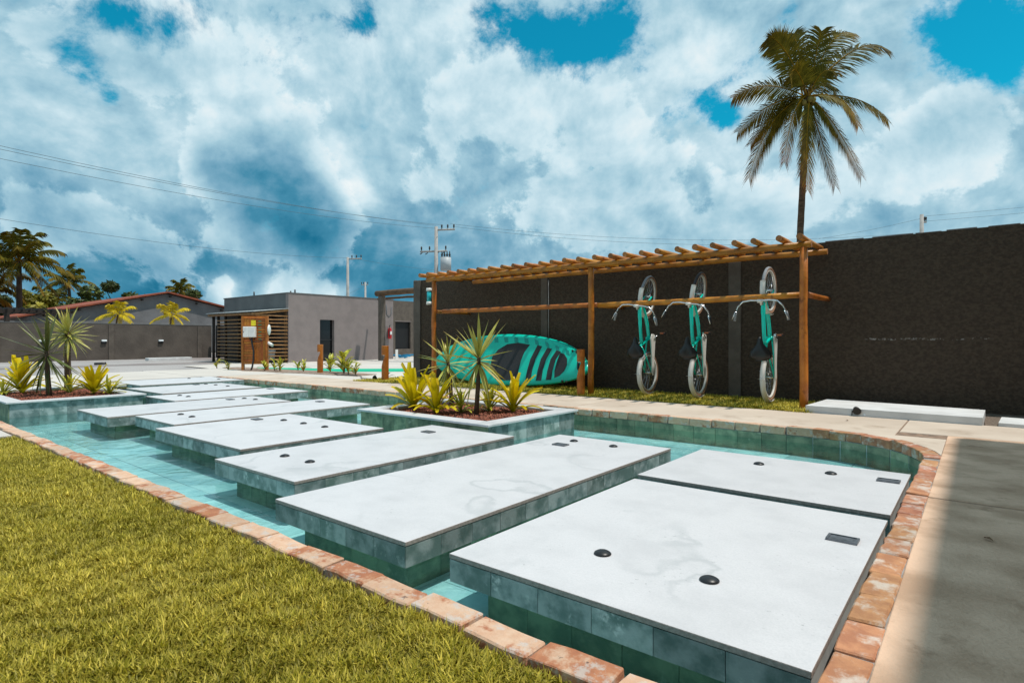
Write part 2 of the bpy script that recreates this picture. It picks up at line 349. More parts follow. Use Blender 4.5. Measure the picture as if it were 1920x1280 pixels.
def wall_material():
    """charcoal render with a chipped pale line of plaster about a metre up on the right-hand stretch"""
    m = plaster_dark.copy(); m.name = 'rough charcoal render with chips'
    q = NG(m.node_tree); p = [n for n in m.node_tree.nodes if n.type == 'BSDF_PRINCIPLED'][0]
    src = p.inputs['Base Color'].links[0].from_socket
    v = q.node('ShaderNodeTexCoord').outputs['Object']
    s = q.node('ShaderNodeSeparateXYZ'); q.put(s.inputs[0], v)
    zz = q.math('ADD', s.outputs[2], q.math('MULTIPLY', q.math('SUBTRACT', q.noise(v, 3, 4), .5), .09))
    band = q.smooth(q.math('ABSOLUTE', q.math('SUBTRACT', zz, .905)), .006, .016, 1., 0.)
    span = q.math('MULTIPLY', q.smooth(s.outputs[0], 2.7, 2.9), q.smooth(s.outputs[0], 4.05, 4.2, 1., 0.))
    chip = q.math('MULTIPLY', q.math('MULTIPLY', band, span), q.smooth(q.noise(v, 16, 6, .7), .50, .58))
    specks = q.math('MULTIPLY', q.smooth(q.noise(v, 26, 3, .7), .735, .76), .35)
    c = q.mix(q.math('MAXIMUM', q.math('MULTIPLY', chip, .75), specks), src, (.42, .39, .36))
    q.put(p.inputs['Base Color'], c)
    return m


wall_m = wall_material()

# ------------------------------------------------------------------ mesh helpers


class MB:
    def __init__(s): s.v = []; s.f = []; s.m = []; s.sm = []
    def add(s, vs, fs, mi=0, smooth=False):
        o = len(s.v); s.v += [tuple(x) for x in vs]
        for f in fs:
            s.f.append([i + o for i in f]); s.m.append(mi); s.sm.append(smooth)
    def box(s, a, b, mi=0, M=None):
        x0, y0, z0 = a; x1, y1, z1 = b
        vs = [(x0, y0, z0), (x1, y0, z0), (x1, y1, z0), (x0, y1, z0), (x0, y0, z1), (x1, y0, z1), (x1, y1, z1), (x0, y1, z1)]
        if M is not None: vs = [M @ Vector(q) for q in vs]
        s.add(vs, [(0, 3, 2, 1), (4, 5, 6, 7), (0, 1, 5, 4), (1, 2, 6, 5), (2, 3, 7, 6), (3, 0, 4, 7)], mi)
    def tube(s, pts, r, n=10, mi=0, caps=True, capm=None, squash=None):
        pts = [Vector(p) for p in pts]; k = len(pts)
        rs = r if hasattr(r, '__len__') else [r] * k
        t0 = (pts[1] - pts[0]).normalized()
        up = Vector((0, 0, 1)) if abs(t0.z) < .9 else Vector((0, 1, 0))
        nrm = t0.cross(up).normalized()
        vs = []; prev = t0
        for i in range(k):
            t = (pts[min(i + 1, k - 1)] - pts[max(i - 1, 0)]).normalized()
            q = prev.rotation_difference(t); nrm = (q @ nrm).normalized(); prev = t
            bi = t.cross(nrm)
            for j in range(n):
                a = 2 * math.pi * j / n
                vs.append(pts[i] + nrm * math.cos(a) * rs[i] + bi * math.sin(a) * rs[i] * (squash or 1))
        fs = [(i * n + j, i * n + (j + 1) % n, (i + 1) * n + (j + 1) % n, (i + 1) * n + j) for i in range(k - 1) for j in range(n)]
        s.add(vs, fs, mi, True)
        if caps:
            o = len(s.v) - len(vs)
            for f in (list(range(n))[::-1], list(range((k - 1) * n, k * n))):
                s.f.append([i + o for i in f]); s.m.append(mi if capm is None else capm); s.sm.append(False)
    def lathe(s, prof, n=20, c=(0, 0, 0), mi=0, axis='Z'):
        vs = []; k = len(prof)
        for r, z in prof:
            for j in range(n):
                a = 2 * math.pi * j / n
                p = (r * math.cos(a), r * math.sin(a), z)
                if axis == 'X': p = (p[2], p[0], p[1])
                if axis == 'Y': p = (p[0], p[2], p[1])
                vs.append((p[0] + c[0], p[1] + c[1], p[2] + c[2]))
        fs = [(i * n + j, i * n + (j + 1) % n, (i + 1) * n + (j + 1) % n, (i + 1) * n + j) for i in range(k - 1) for j in range(n)]
        s.add(vs, fs, mi, True)
    def prism(s, poly, z0, z1, mi=0, sides=None):
        n = len(poly)
        vs = [(x, y, z0) for x, y in poly] + [(x, y, z1) for x, y in poly]
        s.add(vs, [tuple(range(n))[::-1], tuple(range(n, 2 * n))], mi)
        s.add(vs, [(i, (i + 1) % n, n + (i + 1) % n, n + i) for i in range(n)], mi if sides is None else sides)
    def mesh(s, name, mats):
        me = bpy.data.meshes.new(name)
        me.from_pydata(s.v, [], s.f); 
        for m in (mats if isinstance(mats, (list, tuple)) else [mats]): me.materials.append(m)
        me.polygons.foreach_set('material_index', s.m); me.polygons.foreach_set('use_smooth', s.sm)
        me.update()
        return me
    def obj(s, name, mats, parent=None, bevel=0, seg=1):
        """link the collected shape (given in world coordinates) as one object under its parent"""
        off = world_loc(parent) if parent else Vector((0, 0, 0))
        if off.length: s.v = [(x - off.x, y - off.y, z - off.z) for x, y, z in s.v]
        o = link(name, s.mesh(name, mats), parent)
        if bevel:
            b_ = o.modifiers.new('bevel', 'BEVEL'); b_.width = bevel; b_.segments = seg; b_.limit_method = 'ANGLE'
        return o


def world_loc(o):
    v = Vector((0, 0, 0))
    while o is not None: v = v + Vector(o.location); o = o.parent
    return v


def link(name, data, parent=None, loc=None):
    o = bpy.data.objects.new(name, data); col.objects.link(o)
    if parent: o.parent = parent
    if loc is not None: o.location = loc
    return o


def tag(o, label=None, cat=None, group=None, kind=None):
    if label: o['label'] = label
    if cat: o['category'] = cat
    if group: o['group'] = group
    if kind: o['kind'] = kind
    return o


def thing(name, loc, label, cat, group=None, rz=0):
    o = link(name, None, None, loc); o.rotation_euler = (0, 0, rz); o.empty_display_size = .1
    return tag(o, label, cat, group)


def structure(name, loc=(0, 0, 0)):
    return tag(link(name, None, None, loc), kind='structure')


def numpy_mesh(name, co, faces, mats, colors=None, smooth=False):
    """co (n,3), faces (m,k) all the same size, colors (n,3) per vertex"""
    me = bpy.data.meshes.new(name)
    co = np.asarray(co, dtype=np.float32); faces = np.asarray(faces, dtype=np.int32)
    m, k = faces.shape
    me.vertices.add(len(co)); me.vertices.foreach_set('co', co.ravel())
    me.loops.add(m * k); me.loops.foreach_set('vertex_index', faces.ravel())
    me.polygons.add(m); me.polygons.foreach_set('loop_start', np.arange(0, m * k, k, dtype=np.int32)); 
    me.polygons.foreach_set('loop_total', np.full(m, k, dtype=np.int32))
    if colors is not None:
        a = me.color_attributes.new('Col', 'FLOAT_COLOR', 'POINT')
        a.data.foreach_set('color', np.concatenate([colors, np.ones((len(colors), 1))], 1).astype(np.float32).ravel())
    for q in (mats if isinstance(mats, (list, tuple)) else [mats]): me.materials.append(q)
    if smooth: me.polygons.foreach_set('use_smooth', np.ones(m, dtype=bool))
    me.update(); me.validate()
    return me


# ------------------------------------------------------------------ levels of the place
Z_WATER, Z_FLOOR = -.155, -.285
PX0, PX1, PY0, PY1 = -14.45, -.34, 1.415, 6.42        # pool outline
ARC_C, ARC_R = (-1.30, 5.45), .96                    # rounded back right corner

# ------------------------------------------------------------------ ground
mb = MB()
GX0, GX1, GY0, GY1 = -14.6, -.12, 1.2, 6.6
for a, b_ in (((-700, -700), (GX0, 900)), ((GX1, -700), (700, 900)), ((GX0, -700), (GX1, GY0)), ((GX0, GY1), (GX1, 900))):
    mb.add([(a[0], a[1], -.06), (b_[0], a[1], -.06), (b_[0], b_[1], -.06), (a[0], b_[1], -.06)], [(0, 1, 2, 3)])
tag(mb.obj('ground', earth_m), kind='structure')
mb = MB()
mb.add([(-40, -14, -.045), (-14.7, -14, -.045), (-14.7, 30, -.045), (-40, 30, -.045)], [(0, 1, 2, 3)])
tag(mb.obj('street', gravel_m), kind='structure')
mb = MB()      # worn wheel track along the street
xs = np.linspace(-6, 24, 41)
for k in range(40):
    w0 = .75 + .25 * math.sin(k * 1.7); w1 = .75 + .25 * math.sin((k + 1) * 1.7)
    mb.add([(-24.3 - w0, xs[k], -.041), (-24.3 + w0, xs[k], -.041), (-24.3 + w1, xs[k + 1], -.041), (-24.3 - w1, xs[k + 1], -.041)], [(0, 1, 2, 3)])
track_m = mat('worn dusty track', (.27, .235, .225), (.20, .17, .165), .8, 8, rough=.95, bump=.02, bscale=20)
tag(mb.obj('street_track', track_m), kind='structure')

# paving: panels with open joints
path = structure('path')
mb = MB(); mb.box((-14.5, 6.53, -.058), (-.2, 7.86, -.011)); mb.box((-.199, -4, -.058), (7, 7.86, -.011)); mb.obj('joint_bed', joint_m, path)


def slab_panel(x0, y0, x1, y1, z=0., mt=concrete, par=path, name='paving_panel'):
    q = MB(); q.box((x0, y0, -.05), (x1, y1, z)); return q.obj(name, mt, par, bevel=.004)


for x0, x1 in ((-14.4, -12.2), (-12.19, -8.22), (-8.205, -4.26), (-4.245, -.62)):
    slab_panel(x0, 6.535, x1, 7.86, -.004 + rnd.uniform(-.002, .002))
for y0, y1 in ((-3, .9), (.912, 4.072), (4.108, 6.80)):
    slab_panel(-.2275, y0, 2.9, y1, -.004 + rnd.uniform(-.002, .002), walk_m)
    slab_panel(2.912, y0, 6.9, y1, -.004, walk_m)
slab_panel(-.605, 6.815, 2.9, 7.86, -.005)
# fill between the straight path and the rounded pool corner
q = MB()
poly = [(-1.30, 6.53)] + [(ARC_C[0] + 1.085 * math.cos(a), ARC_C[1] + 1.085 * math.sin(a)) for a in np.linspace(R(84), R(9), 9)] + [(-.2285, 5.63), (-.2285, 6.53)]
q.prism(poly[::-1] if False else poly, -.05, -.005); q.obj('paving_panel', concrete, path)
# wide pale landing beyond the far end of the pool and in front of the planting bed
mb = MB(); mb.box((-14.75, 1.0, -.05), (-13.42, 4.2, -.004)); mb.box((-18.6, 6.2, -.052), (-14.46, 8.2, -.006)); mb.box((-18.4, -2, -.052), (-14.76, 6.19, -.008))
tag(mb.obj('landing', concrete_far), kind='structure')
mb = MB(); mb.add([(-14.46, 7.87, -.02), (-10.6, 7.87, -.02), (-10.6, 26, -.02), (-30, 26, -.02), (-21.4, 8.4, -.02)], [(0, 1, 2, 3, 4)])
tag(mb.obj('forecourt', concrete_far), kind='structure')
mb = MB(); mb.box((-12, .0, -.055), (-7.15, 1.29, -.014)); tag(mb.obj('side_paving', concrete_far), kind='structure')
# green painted curve on the forecourt
mb = MB()
cpts = [(-17.6, 8.9), (-16.2, 9.5), (-14.9, 10.0), (-13.9, 10.9), (-12.6, 12.2), (-11.2, 13.4)]
for k in range(len(cpts) - 1):
    (x0, y0), (x1, y1) = cpts[k], cpts[k + 1]; w = .62
    mb.add([(x0 - w, y0 + w * .9, -.014), (x0 + w, y0 - w * .9, -.014), (x1 + w, y1 - w * .9, -.014), (x1 - w, y1 + w * .9, -.014)], [(0, 1, 2, 3)])
tag(mb.obj('painted_marking', tealpaint), kind='structure')

# ------------------------------------------------------------------ pool shell
floor = structure('pool_floor')
mb = MB(); mb.box((PX0 - .1, PY0 - .1, Z_FLOOR - .06), (PX1 + .1, PY1 + .1, Z_FLOOR - .008)); mb.obj('floor_bed', grout_m, floor)
SLABS = {   # x0, x1, y0, y1
    's1': (-1.736, -.352, 1.728, 3.413), 's2': (-3.091, -1.98, 1.699, 4.545), 'sr': (-1.772, -.352, 3.527, 4.675), 's3': (-4.479, -3.368, 1.98, 4.205),
    's4': (-6.49, -4.705, 2.285, 3.75), 's5': (-7.726, -6.609, 2.506, 5.029), 's6': (-8.993, -7.847, 2.262, 4.561), 's7': (-10.269, -9.135, 3.476, 5.634),
    's8': (-12.201, -10.526, 3.817, 5.519), 's9': (-14.44, -12.75, 4.22, 6.28)}
PL = {'a': (-5.85, -3.74, 4.26, 5.90), 'b': (-12.62, -10.06, 1.75, 3.42)}
tl = .58
tmesh = MB(); tmesh.box((-tl / 2 + .003, -tl / 2 + .003, -.008), (tl / 2 - .003, tl / 2 - .003, 0)); tmesh = tmesh.mesh('floor_tile', floor_tile)
x = PX1
while x > PX0:
    y = PY0 + tl / 2
    while y < PY1 + .1:
        cx, cy = x - tl / 2, y
        hid = any(a + .15 < cx - tl / 2 and cx + tl / 2 < b - .15 and c + .2 < cy - tl / 2 and cy + tl / 2 < d - .1 for a, b, c, d in list(SLABS.values()) + list(PL.values()))
        if not hid:
            link('floor_tile', tmesh, floor, (cx, cy, Z_FLOOR + rnd.uniform(-.0015, .0015)))
        y += tl
    x -= tl
walls = structure('pool_wall')
mb = MB()
mb.box((PX0 - .12, PY0 - .12, -.36), (PX1, PY0 - .002, -.06)); mb.box((PX0 - .12, PY1 + .012, -.36), (ARC_C[0], PY1 + .11, -.085)); mb.box((PX0 - .12, PY0, -.36), (PX0, PY1, -.05))
mb.box((PX1 + .012, PY0, -.36), (PX1 + .1, ARC_C[1], -.085)); 
ang = np.linspace(0, R(90), 11)
for a0, a1 in zip(ang[:-1], ang[1:]):
    p = [(ARC_C[0] + r_ * math.cos(a), ARC_C[1] + r_ * math.sin(a)) for r_, a in ((ARC_R + .012, a0), (ARC_R + .1, a0), (ARC_R + .1, a1), (ARC_R + .012, a1))]
    mb.prism(p, -.36, -.085)
mb.obj('wall_core', core_m, walls)
tw = .245
wmesh = MB(); wmesh.box((-tw / 2 + .002, -.005, Z_FLOOR - .06), (tw / 2 - .002, .005, -.089)); wmesh = wmesh.mesh('wall_tile', tile_green)
x = ARC_C[0] - tw / 2
while x > PX0:
    link('wall_tile', wmesh, walls, (x, PY1 + .006 + rnd.uniform(-.001, .001), 0)); x -= tw
for k in range(6):
    a = R(90) - (k + .5) * R(15)
    o = link('wall_tile', wmesh, walls, (ARC_C[0] + (ARC_R + .004) * math.cos(a), ARC_C[1] + (ARC_R + .004) * math.sin(a), 0)); o.rotation_euler = (0, 0, a - R(90))
y = ARC_C[1] - tw / 2
while y > 4.7:
    o = link('wall_tile', wmesh, walls, (PX1 + .006, y, 0)); o.rotation_euler = (0, 0, R(90)); y -= tw
# water
mb = MB()
pw = [(PX0, PY0), (PX1 + .01, PY0), (PX1 + .01, ARC_C[1])] + [(ARC_C[0] + (ARC_R + .01) * math.cos(a), ARC_C[1] + (ARC_R + .01) * math.sin(a)) for a in np.linspace(R(8), R(82), 9)] + [(ARC_C[0], PY1 + .008), (PX0, PY1 + .008)]
mb.add([(x, y, Z_WATER) for x, y in pw], [tuple(range(len(pw)))])
tag(mb.obj('water', water_m), kind='structure')

# brick edging
edging = structure('pool_edging')
mb = MB()
mb.box((PX0, 1.310, -.07), (PX1 + .115, 1.400, -.012)); mb.box((PX1 + .014, 1.413, -.07), (PX1 + .112, ARC_C[1], -.012)); mb.box((PX0, PY1 + .022, -.083), (ARC_C[0], PY1 + .118, -.010))
for a0, a1 in zip(ang[:-1], ang[1:]):
    mb.prism([(ARC_C[0] + r_ * math.cos(a), ARC_C[1] + r_ * math.sin(a)) for r_, a in ((ARC_R + .022, a0), (ARC_R + .13, a0), (ARC_R + .13, a1), (ARC_R + .022, a1))], -.083, -.010)
mb.obj('mortar_bed', mortar_m, edging)


def brick_mesh(L, W, H, seed):
    rr = random.Random(seed)
    bm = bmesh.new(); bmesh.ops.create_cube(bm, size=1)
    for v in bm.verts: v.co = Vector((v.co.x * L, v.co.y * W, v.co.z * H - H / 2))
    bmesh.ops.subdivide_edges(bm, edges=[e for e in bm.edges if abs(e.verts[0].co.x - e.verts[1].co.x) > L * .5], cuts=2)
    for v in bm.verts: v.co += Vector((rr.uniform(-.0035, .0035), rr.uniform(-.004, .004), rr.uniform(-.003, .003)))
    es = [e for e in bm.edges if len(e.link_faces) == 2 and e.calc_face_angle(0) > .6]
    bmesh.ops.bevel(bm, geom=es, offset=rr.uniform(.003, .007), segments=1, affect='EDGES')
    me = bpy.data.meshes.new('brick'); bm.to_mesh(me); bm.free(); me.materials.append(brick_m)
    return me


bricks = [brick_mesh(.246, .108, .085, 100 + k) for k in range(10)]
wornbricks = []
for k in range(8):
    me = brick_mesh(.242, .106, .085, 500 + k); me.materials.clear(); me.materials.append(worn_brick_m); wornbricks.append(me)

arcbricks = [brick_mesh(.150, .110, .085, 300 + k) for k in range(4)]


for me in arcbricks: me.materials.clear(); me.materials.append(worn_brick_m)


def lay(x, y, rz, z=0., ms=bricks):
    o = link('brick', rnd.choice(ms), edging, (x, y, z + .004 + rnd.uniform(-.004, .004) - .003))
    o.rotation_euler = (rnd.uniform(-.03, .03), rnd.uniform(-.02, .02), rz + rnd.uniform(-.035, .035) + rnd.choice((0, math.pi)))


x = PX1 - .02
while x > -8.9:
    lay(x, 1.356 + rnd.uniform(-.006, .006), 0, .004); x -= .254 + rnd.uniform(-.004, .004)
y = 1.54
while y < ARC_C[1] - .1:
    lay(PX1 + .060 + rnd.uniform(-.004, .004), y, R(90), -.005, wornbricks); y += .2455
na = 10
for k in range(na):
    a = R(90) * (k + .5) / na
    lay(ARC_C[0] + (ARC_R + .058) * math.cos(a), ARC_C[1] + (ARC_R + .058) * math.sin(a), a + R(90), 0, arcbricks)
x = ARC_C[0] - .12
while x > PX0:
    lay(x, PY1 + .058 + rnd.uniform(-.004, .004), 0, -.003); x -= .258

# ------------------------------------------------------------------ stepping slabs
DOMES = {'s1': [(-1.228, 2.126), (-.782, 2.141)], 'sr': [(-1.233, 4.36), (-.77, 4.352)], 's2': [(-2.782, 4.315), (-2.386, 4.308)], 's3': [(-4.159, 2.364), (-3.817, 2.367)],
         's4': [(-6.0, 3.398), (-5.608, 3.402), (-5.217, 3.405)], 's5': [(-7.427, 2.889), (-7.095, 2.882)], 's6': [(-8.681, 4.276), (-8.398, 4.305)],
         's7': [(-9.936, 3.851), (-9.638, 3.86)], 's8': [(-12.069, 5.165), (-11.678, 5.185), (-11.195, 5.194)], 's9': [(-14.1, 5.664), (-13.291, 5.965)]}
COVERS = {'s1': (-.475, 2.95), 'sr': (-.445, 4.352), 's2': (-2.772, 4.091), 's3': (-4.152, 3.849), 's4': (-6.3, 3.247), 's5': (-7.387, 4.743), 's6': (-8.689, 4.07), 's7': (-10.0, 5.406), 's8': (-12.06, 4.98)}
SL_LABEL = {
    's1': 'nearest and largest white marble stepping slab at the front, against the brick edge', 'sr': 'white marble stepping slab just behind the nearest one, tucked into the curved brick corner',
    's2': 'long white marble stepping slab, second nearest, its corner jutting over the near channel', 's3': 'narrow white marble stepping slab directly in front of the middle planter',
    's4': 'broad white marble stepping slab with three black domes left of the middle planter', 's5': 'long white marble stepping slab ending at the back left of the middle planter',
    's6': 'white marble stepping slab whose end juts out beside the left planter', 's7': 'short white marble slab right of the left planter, before the farthest three-dome one',
    's8': 'wide far white marble slab with three domes behind the left planter', 's9': 'farthest white marble slab joining the landing at the end of the pool'}
dome_mesh = MB(); dome_mesh.lathe([(.036, 0), (.037, .003), (.033, .008), (.024, .013), (.012, .0165), (.0005, .0175)], 20); dome_mesh = dome_mesh.mesh('dome_light', black_m)
cov = MB(); cov.box((-.062, -.042, .0), (.062, .042, .006)); 
for a, b_ in (((-.062, -.042), (.062, -.034)), ((-.062, .034), (.062, .042)), ((-.062, -.034), (-.052, .034)), ((.052, -.034), (.062, .034))): cov.box((a[0], a[1], .0062), (b_[0], b_[1], .010))
cov.box((-.042, -.024, .0062), (.042, .024, .0085)); cov_mesh = cov.mesh('access_cover', cover_m)
TW = .22
_tiles = {}


def tile_mesh(w, h, m):
    k = (round(w, 3), round(h, 3), m.name)
    if k not in _tiles:
        q = MB(); q.box((-w / 2 + .0012, -.004, -h / 2 + .0012), (w / 2 - .0012, .004, h / 2 - .0012)); _tiles[k] = q.mesh('tile', m)
    return _tiles[k]


def tile_row(par, base, p0, p1, z0, z1, outward, m, w=TW):
    """row of separate tiles from p0 to p1 (2D), facing the outward normal"""
    d = Vector((p1[0] - p0[0], p1[1] - p0[1])); L = d.length; d.normalize(); n = Vector(outward)
    k = max(1, round(L / w)); w = L / k
    me = tile_mesh(w, z1 - z0, m)
    for i in range(k):
        c = Vector(p0) + d * w * (i + .5) + n * (.004 + rnd.uniform(0, .0012))
        o = link('tile', me, par, (c.x - base.x, c.y - base.y, (z0 + z1) / 2 - base.z))
        o.rotation_euler = (0, 0, math.atan2(d.y, d.x))


for k, (x0, x1, y0, y1) in SLABS.items():
    base = Vector(((x0 + x1) / 2, (y0 + y1) / 2, Z_FLOOR))
    t = thing('stepping_slab', base, SL_LABEL[k], 'stepping slab', 'marble stepping slabs across the pool')
    q = MB(); q.box((x0, y0, -.021), (x1, y1, 0)); q.m = [1, 0, 1, 1, 1, 1]; q.obj('marble_top', [marble_m, marble_edge], t, bevel=.003, seg=2)
    e = .010
    q = MB(); q.box((x0 + e, y0 + e, -.118), (x1 - e, y1 - e, -.0225)); q.obj('slab_core', core_m, t)
    ins = .12
    bx1 = x1 - (ins if k not in ('s1', 'sr') else .0); bx0 = x0 + ins; by0 = y0 + ins; by1 = y1 - ins
    q = MB(); q.box((bx0, by0, Z_FLOOR - .01), (bx1 - .012, by1, -.1185)); q.obj('plinth_core', core_m, t)
    sides = [((x0 + .002, y0 + e), (x1 - .002, y0 + e), (0, -1)), ((x1 - e, y0 + .002), (x1 - e, y1 - .002), (1, 0))]
    if k in ('s1', 'sr'): sides = sides[:1]
    for p0, p1, n in sides: tile_row(t, base, p0, p1, -.118, -.0225, n, tile_m)
    q = MB()
    for a, b_ in (((x0 + .001, y0 + .012, -.117), (x0 + e - .0005, y1 - .001, -.0228)), ((x0 + .012, y1 - e + .0005, -.117), (x1 - .012, y1 - .001, -.0228))): q.box(a, b_)
    q.obj('rear_cladding', tile_m, t)
    tile_row(t, base, (bx0, by0), (bx1, by0), Z_FLOOR - .01, -.119, (0, -1), tile_green)
    if k not in ('s1', 'sr'): tile_row(t, base, (bx1 - .012, by0), (bx1 - .012, by1), Z_FLOOR - .01, -.119, (1, 0), tile_green)
    for dx, dy in DOMES[k]: link('dome_light', dome_mesh, t, (dx - base.x, dy - base.y, .0005 - base.z))
    if k in COVERS:
        o = link('access_cover', cov_mesh, t, (COVERS[k][0] - base.x, COVERS[k][1] - base.y, .0005 - base.z))

# ------------------------------------------------------------------ planters
for k, (x0, x1, y0, y1) in PL.items():
    base = Vector(((x0 + x1) / 2, (y0 + y1) / 2, Z_FLOOR))
    t = thing('planter', base, 'raised tiled planter with white coping in the middle of the pool' if k == 'a' else 'raised tiled planter with white coping at the left end of the pool', 'planter', 'tiled planters standing in the pool')
    zt = .06; w = .20; ov = .042
    ix0, ix1, iy0, iy1 = x0 + w, x1 - w, y0 + w, y1 - w
    for a, b_ in (((x0, y0), (x1, iy0)), ((x0, iy1), (x1, y1)), ((x0, iy0 + .002), (ix0, iy1 - .002)), ((ix1, iy0 + .002), (x1, iy1 - .002))):
        q = MB(); q.box((a[0], a[1], zt - .024), (b_[0], b_[1], zt)); q.obj('coping', marble_m, t, bevel=.003)
    bx0, bx1, by0, by1 = x0 + ov, x1 - ov, y0 + ov, y1 - ov
    q = MB()
    for a, b_ in (((bx0, by0), (bx1, iy0)), ((bx0, iy1), (bx1, by1)), ((bx0, iy0), (ix0, iy1)), ((ix1, iy0), (bx1, iy1))):
        q.box((a[0], a[1], Z_FLOOR - .01), (b_[0], b_[1], zt - .0245))
    q.obj('planter_core', core_m, t)
    tile_row(t, base, (bx0 - .008, by0), (bx1 + .008, by0), Z_FLOOR - .01, zt - .026, (0, -1), tile_green, .20)
    tile_row(t, base, (bx1, by0), (bx1, by1), Z_FLOOR - .01, zt - .026, (1, 0), tile_m, .30)
    q = MB(); q.add([(ix0 - .01, iy0 - .01, zt - .05), (ix1 + .01, iy0 - .01, zt - .05), (ix1 + .01, iy1 + .01, zt - .05), (ix0 - .01, iy1 + .01, zt - .05)], [(0, 1, 2, 3)]); q.obj('soil', mulch_soil, t)
    # loose bark chips
    rs = np.random.RandomState(5 if k == 'a' else 6)
    n = 5200 if k == 'a' else 4200
    cx = rs.uniform(ix0 + .01, ix1 - .01, n); cy = rs.uniform(iy0 + .01, iy1 - .01, n); s_ = rs.uniform(.008, .024, n)
    tet = np.array([(1, 0, -.3), (-.5, .8, -.35), (-.6, -.8, -.3), (.1, .1, .75), (-.1, -.05, -.5)])
    rot = rs.uniform(0, 6.28, n); ca, sa = np.cos(rot)[:, None], np.sin(rot)[:, None]
    v = tet[None] * s_[:, None, None] * rs.uniform(.6, 1.3, (n, 5, 3))
    vx = v[:, :, 0] * ca - v[:, :, 1] * sa; vy = v[:, :, 0] * sa + v[:, :, 1] * ca
    co = np.stack([vx + cx[:, None], vy + cy[:, None], v[:, :, 2] + zt - .048 + rs.uniform(.004, .016, n)[:, None]], 2).reshape(-1, 3) - np.array(base)
    f = np.array([(0, 1, 3), (1, 2, 3), (2, 0, 3), (1, 0, 4), (2, 1, 4), (0, 2, 4)])
    fc = (np.arange(n)[:, None, None] * 5 + f[None]).reshape(-1, 3)
    cm = rs.uniform(.55, 1.5, n)
    cols = np.repeat(np.stack([cm, cm * rs.uniform(.9, 1.1, n), cm], 1), 5, 0)
    mm = MATS.get('bark chip') or mat('bark chip', (.25, .085, .05), (.17, .055, .034), 8, 3, rough=.9, attr='Col')
    o = link('bark_mulch', numpy_mesh('bark_mulch', co, fc, mm, cols), t); o['kind'] = 'stuff'

# ------------------------------------------------------------------ garden wall
WY = 9.2
wl = thing('garden_wall', (-4, WY, 0), 'long rough charcoal rendered wall behind the hanging bicycles', 'wall')
q = MB(); q.box((-10.18, WY, -.3), (4.2, WY + .18, 2.28))
q.obj('wall_body', wall_m, wl)
for x0, x1, pr, zt in ((-10.40, -10.17, .035, 2.28), (-6.68, -6.53, .03, 2.10), (-3.05, -2.86, .03, 2.10)):
    q = MB(); q.box((x0, WY - pr, -.05), (x1, WY + (.21 if x0 < -10 else -.001), zt)); q.obj('pilaster', plaster_pil, wl, bevel=.006)
q = MB(); q.box((-10.43, WY + .02, -.05), (-10.402, WY + .2, 2.30)); q.obj('end_strip', plaster_grey, wl)
q = MB(); q.tube([(-6.505, WY - .012, .5), (-6.505, WY - .012, 2.05)], .011, 8); q.obj('conduit', mat('grey conduit', (.24, .23, .22), rough=.6), wl)
# pale mortar cap along the top
q = MB()
xx = -1.7
while xx < 4.1:
    w = rnd.uniform(.2, .6); q.box((xx, WY + .004, 2.281), (xx + w, WY + .17, 2.281 + rnd.uniform(.006, .016))); xx += w + rnd.uniform(0, .12)
q.obj('mortar_cap', plaster_grey, wl)
# teal lantern
ln = thing('wall_lantern', (-9.95, WY - .06, 1.4), 'teal cylindrical lantern with cream caps beside the left pergola post', 'wall lamp')
ln.location = (-9.80, WY - .09, 1.4)
q = MB(); q.lathe([(0.001, 1.76), (.05, 1.76), (.05, 2.0), (.001, 2.0)], 14, (-9.80, WY - .09, 0)); q.obj('lamp_body', lamp_teal, ln)
for z0 in (1.69, 2.0):
    q = MB(); q.lathe([(.001, z0), (.062, z0), (.066, z0 + .03), (.062, z0 + .07), (.001, z0 + .07)], 14, (-9.80, WY - .09, 0)); q.obj('lamp_cap', cream_m, ln)
q = MB(); q.box((-9.815, WY - .085, 1.72), (-9.785, WY - .002, 1.75)); q.obj('lamp_bracket', cream_m, ln)

# ------------------------------------------------------------------ pergola of logs
PYB = 8.15
pg = thing('log_pergola', (-5.2, PYB, 0), 'long pergola of varnished orange logs carrying the hanging bicycles', 'pergola')


def log(name, a, b_, r, par, mt=log_m, em=log_end, n=14, wob=.006, taper=.92):
    a, b_ = Vector(a), Vector(b_); k = max(3, int((b_ - a).length / .5) + 2)
    pts = []; rs = []
    for i in range(k):
        t = i / (k - 1); w = wob if 0 < i < k - 1 else 0
        pts.append(a.lerp(b_, t) + Vector((rnd.uniform(-w, w), rnd.uniform(-w, w), rnd.uniform(-w, w)))); rs.append(r * (1 - (1 - taper) * t) * rnd.uniform(.97, 1.03))
    q = MB(); q.tube(pts, rs, n, 0, True, 1)
    return q.obj(name, [mt, em], par)


for x in (-8.617, -4.925, -1.753): log('post', (x, PYB, -.06), (x, PYB, 2.085 if x > -2 else 2.07), .052 if x > -2 else .05, pg)
log('beam', (-8.82, PYB, 2.115), (-1.66, PYB, 2.115), .044, pg, wob=.004, taper=.98)
log('beam', (-8.3, 8.98, 2.105), (-1.63, 8.98, 2.115), .042, pg, wob=.004, taper=.98)
for k in range(27):
    x = -8.83 + k * (7.08 / 26) + rnd.uniform(-.012, .012)
    log('rafter', (x + rnd.uniform(-.02, .02), 7.93 + rnd.uniform(-.02, .02), 2.196), (x + rnd.uniform(-.02, .02), 9.17, 2.196), .040 + rnd.uniform(-.003, .003), pg, n=12)
log('rail', (-8.45, PYB + .095, 1.462), (-4.86, PYB + .095, 1.462), .043, pg, wob=.005)
log('rail', (-4.84, PYB + .095, 1.452), (-1.82, PYB + .095, 1.478), .043, pg, wob=.006)
log('bracket', (-1.72, PYB + .03, 1.475), (-1.66, WY - .005, 1.47), .038, pg)
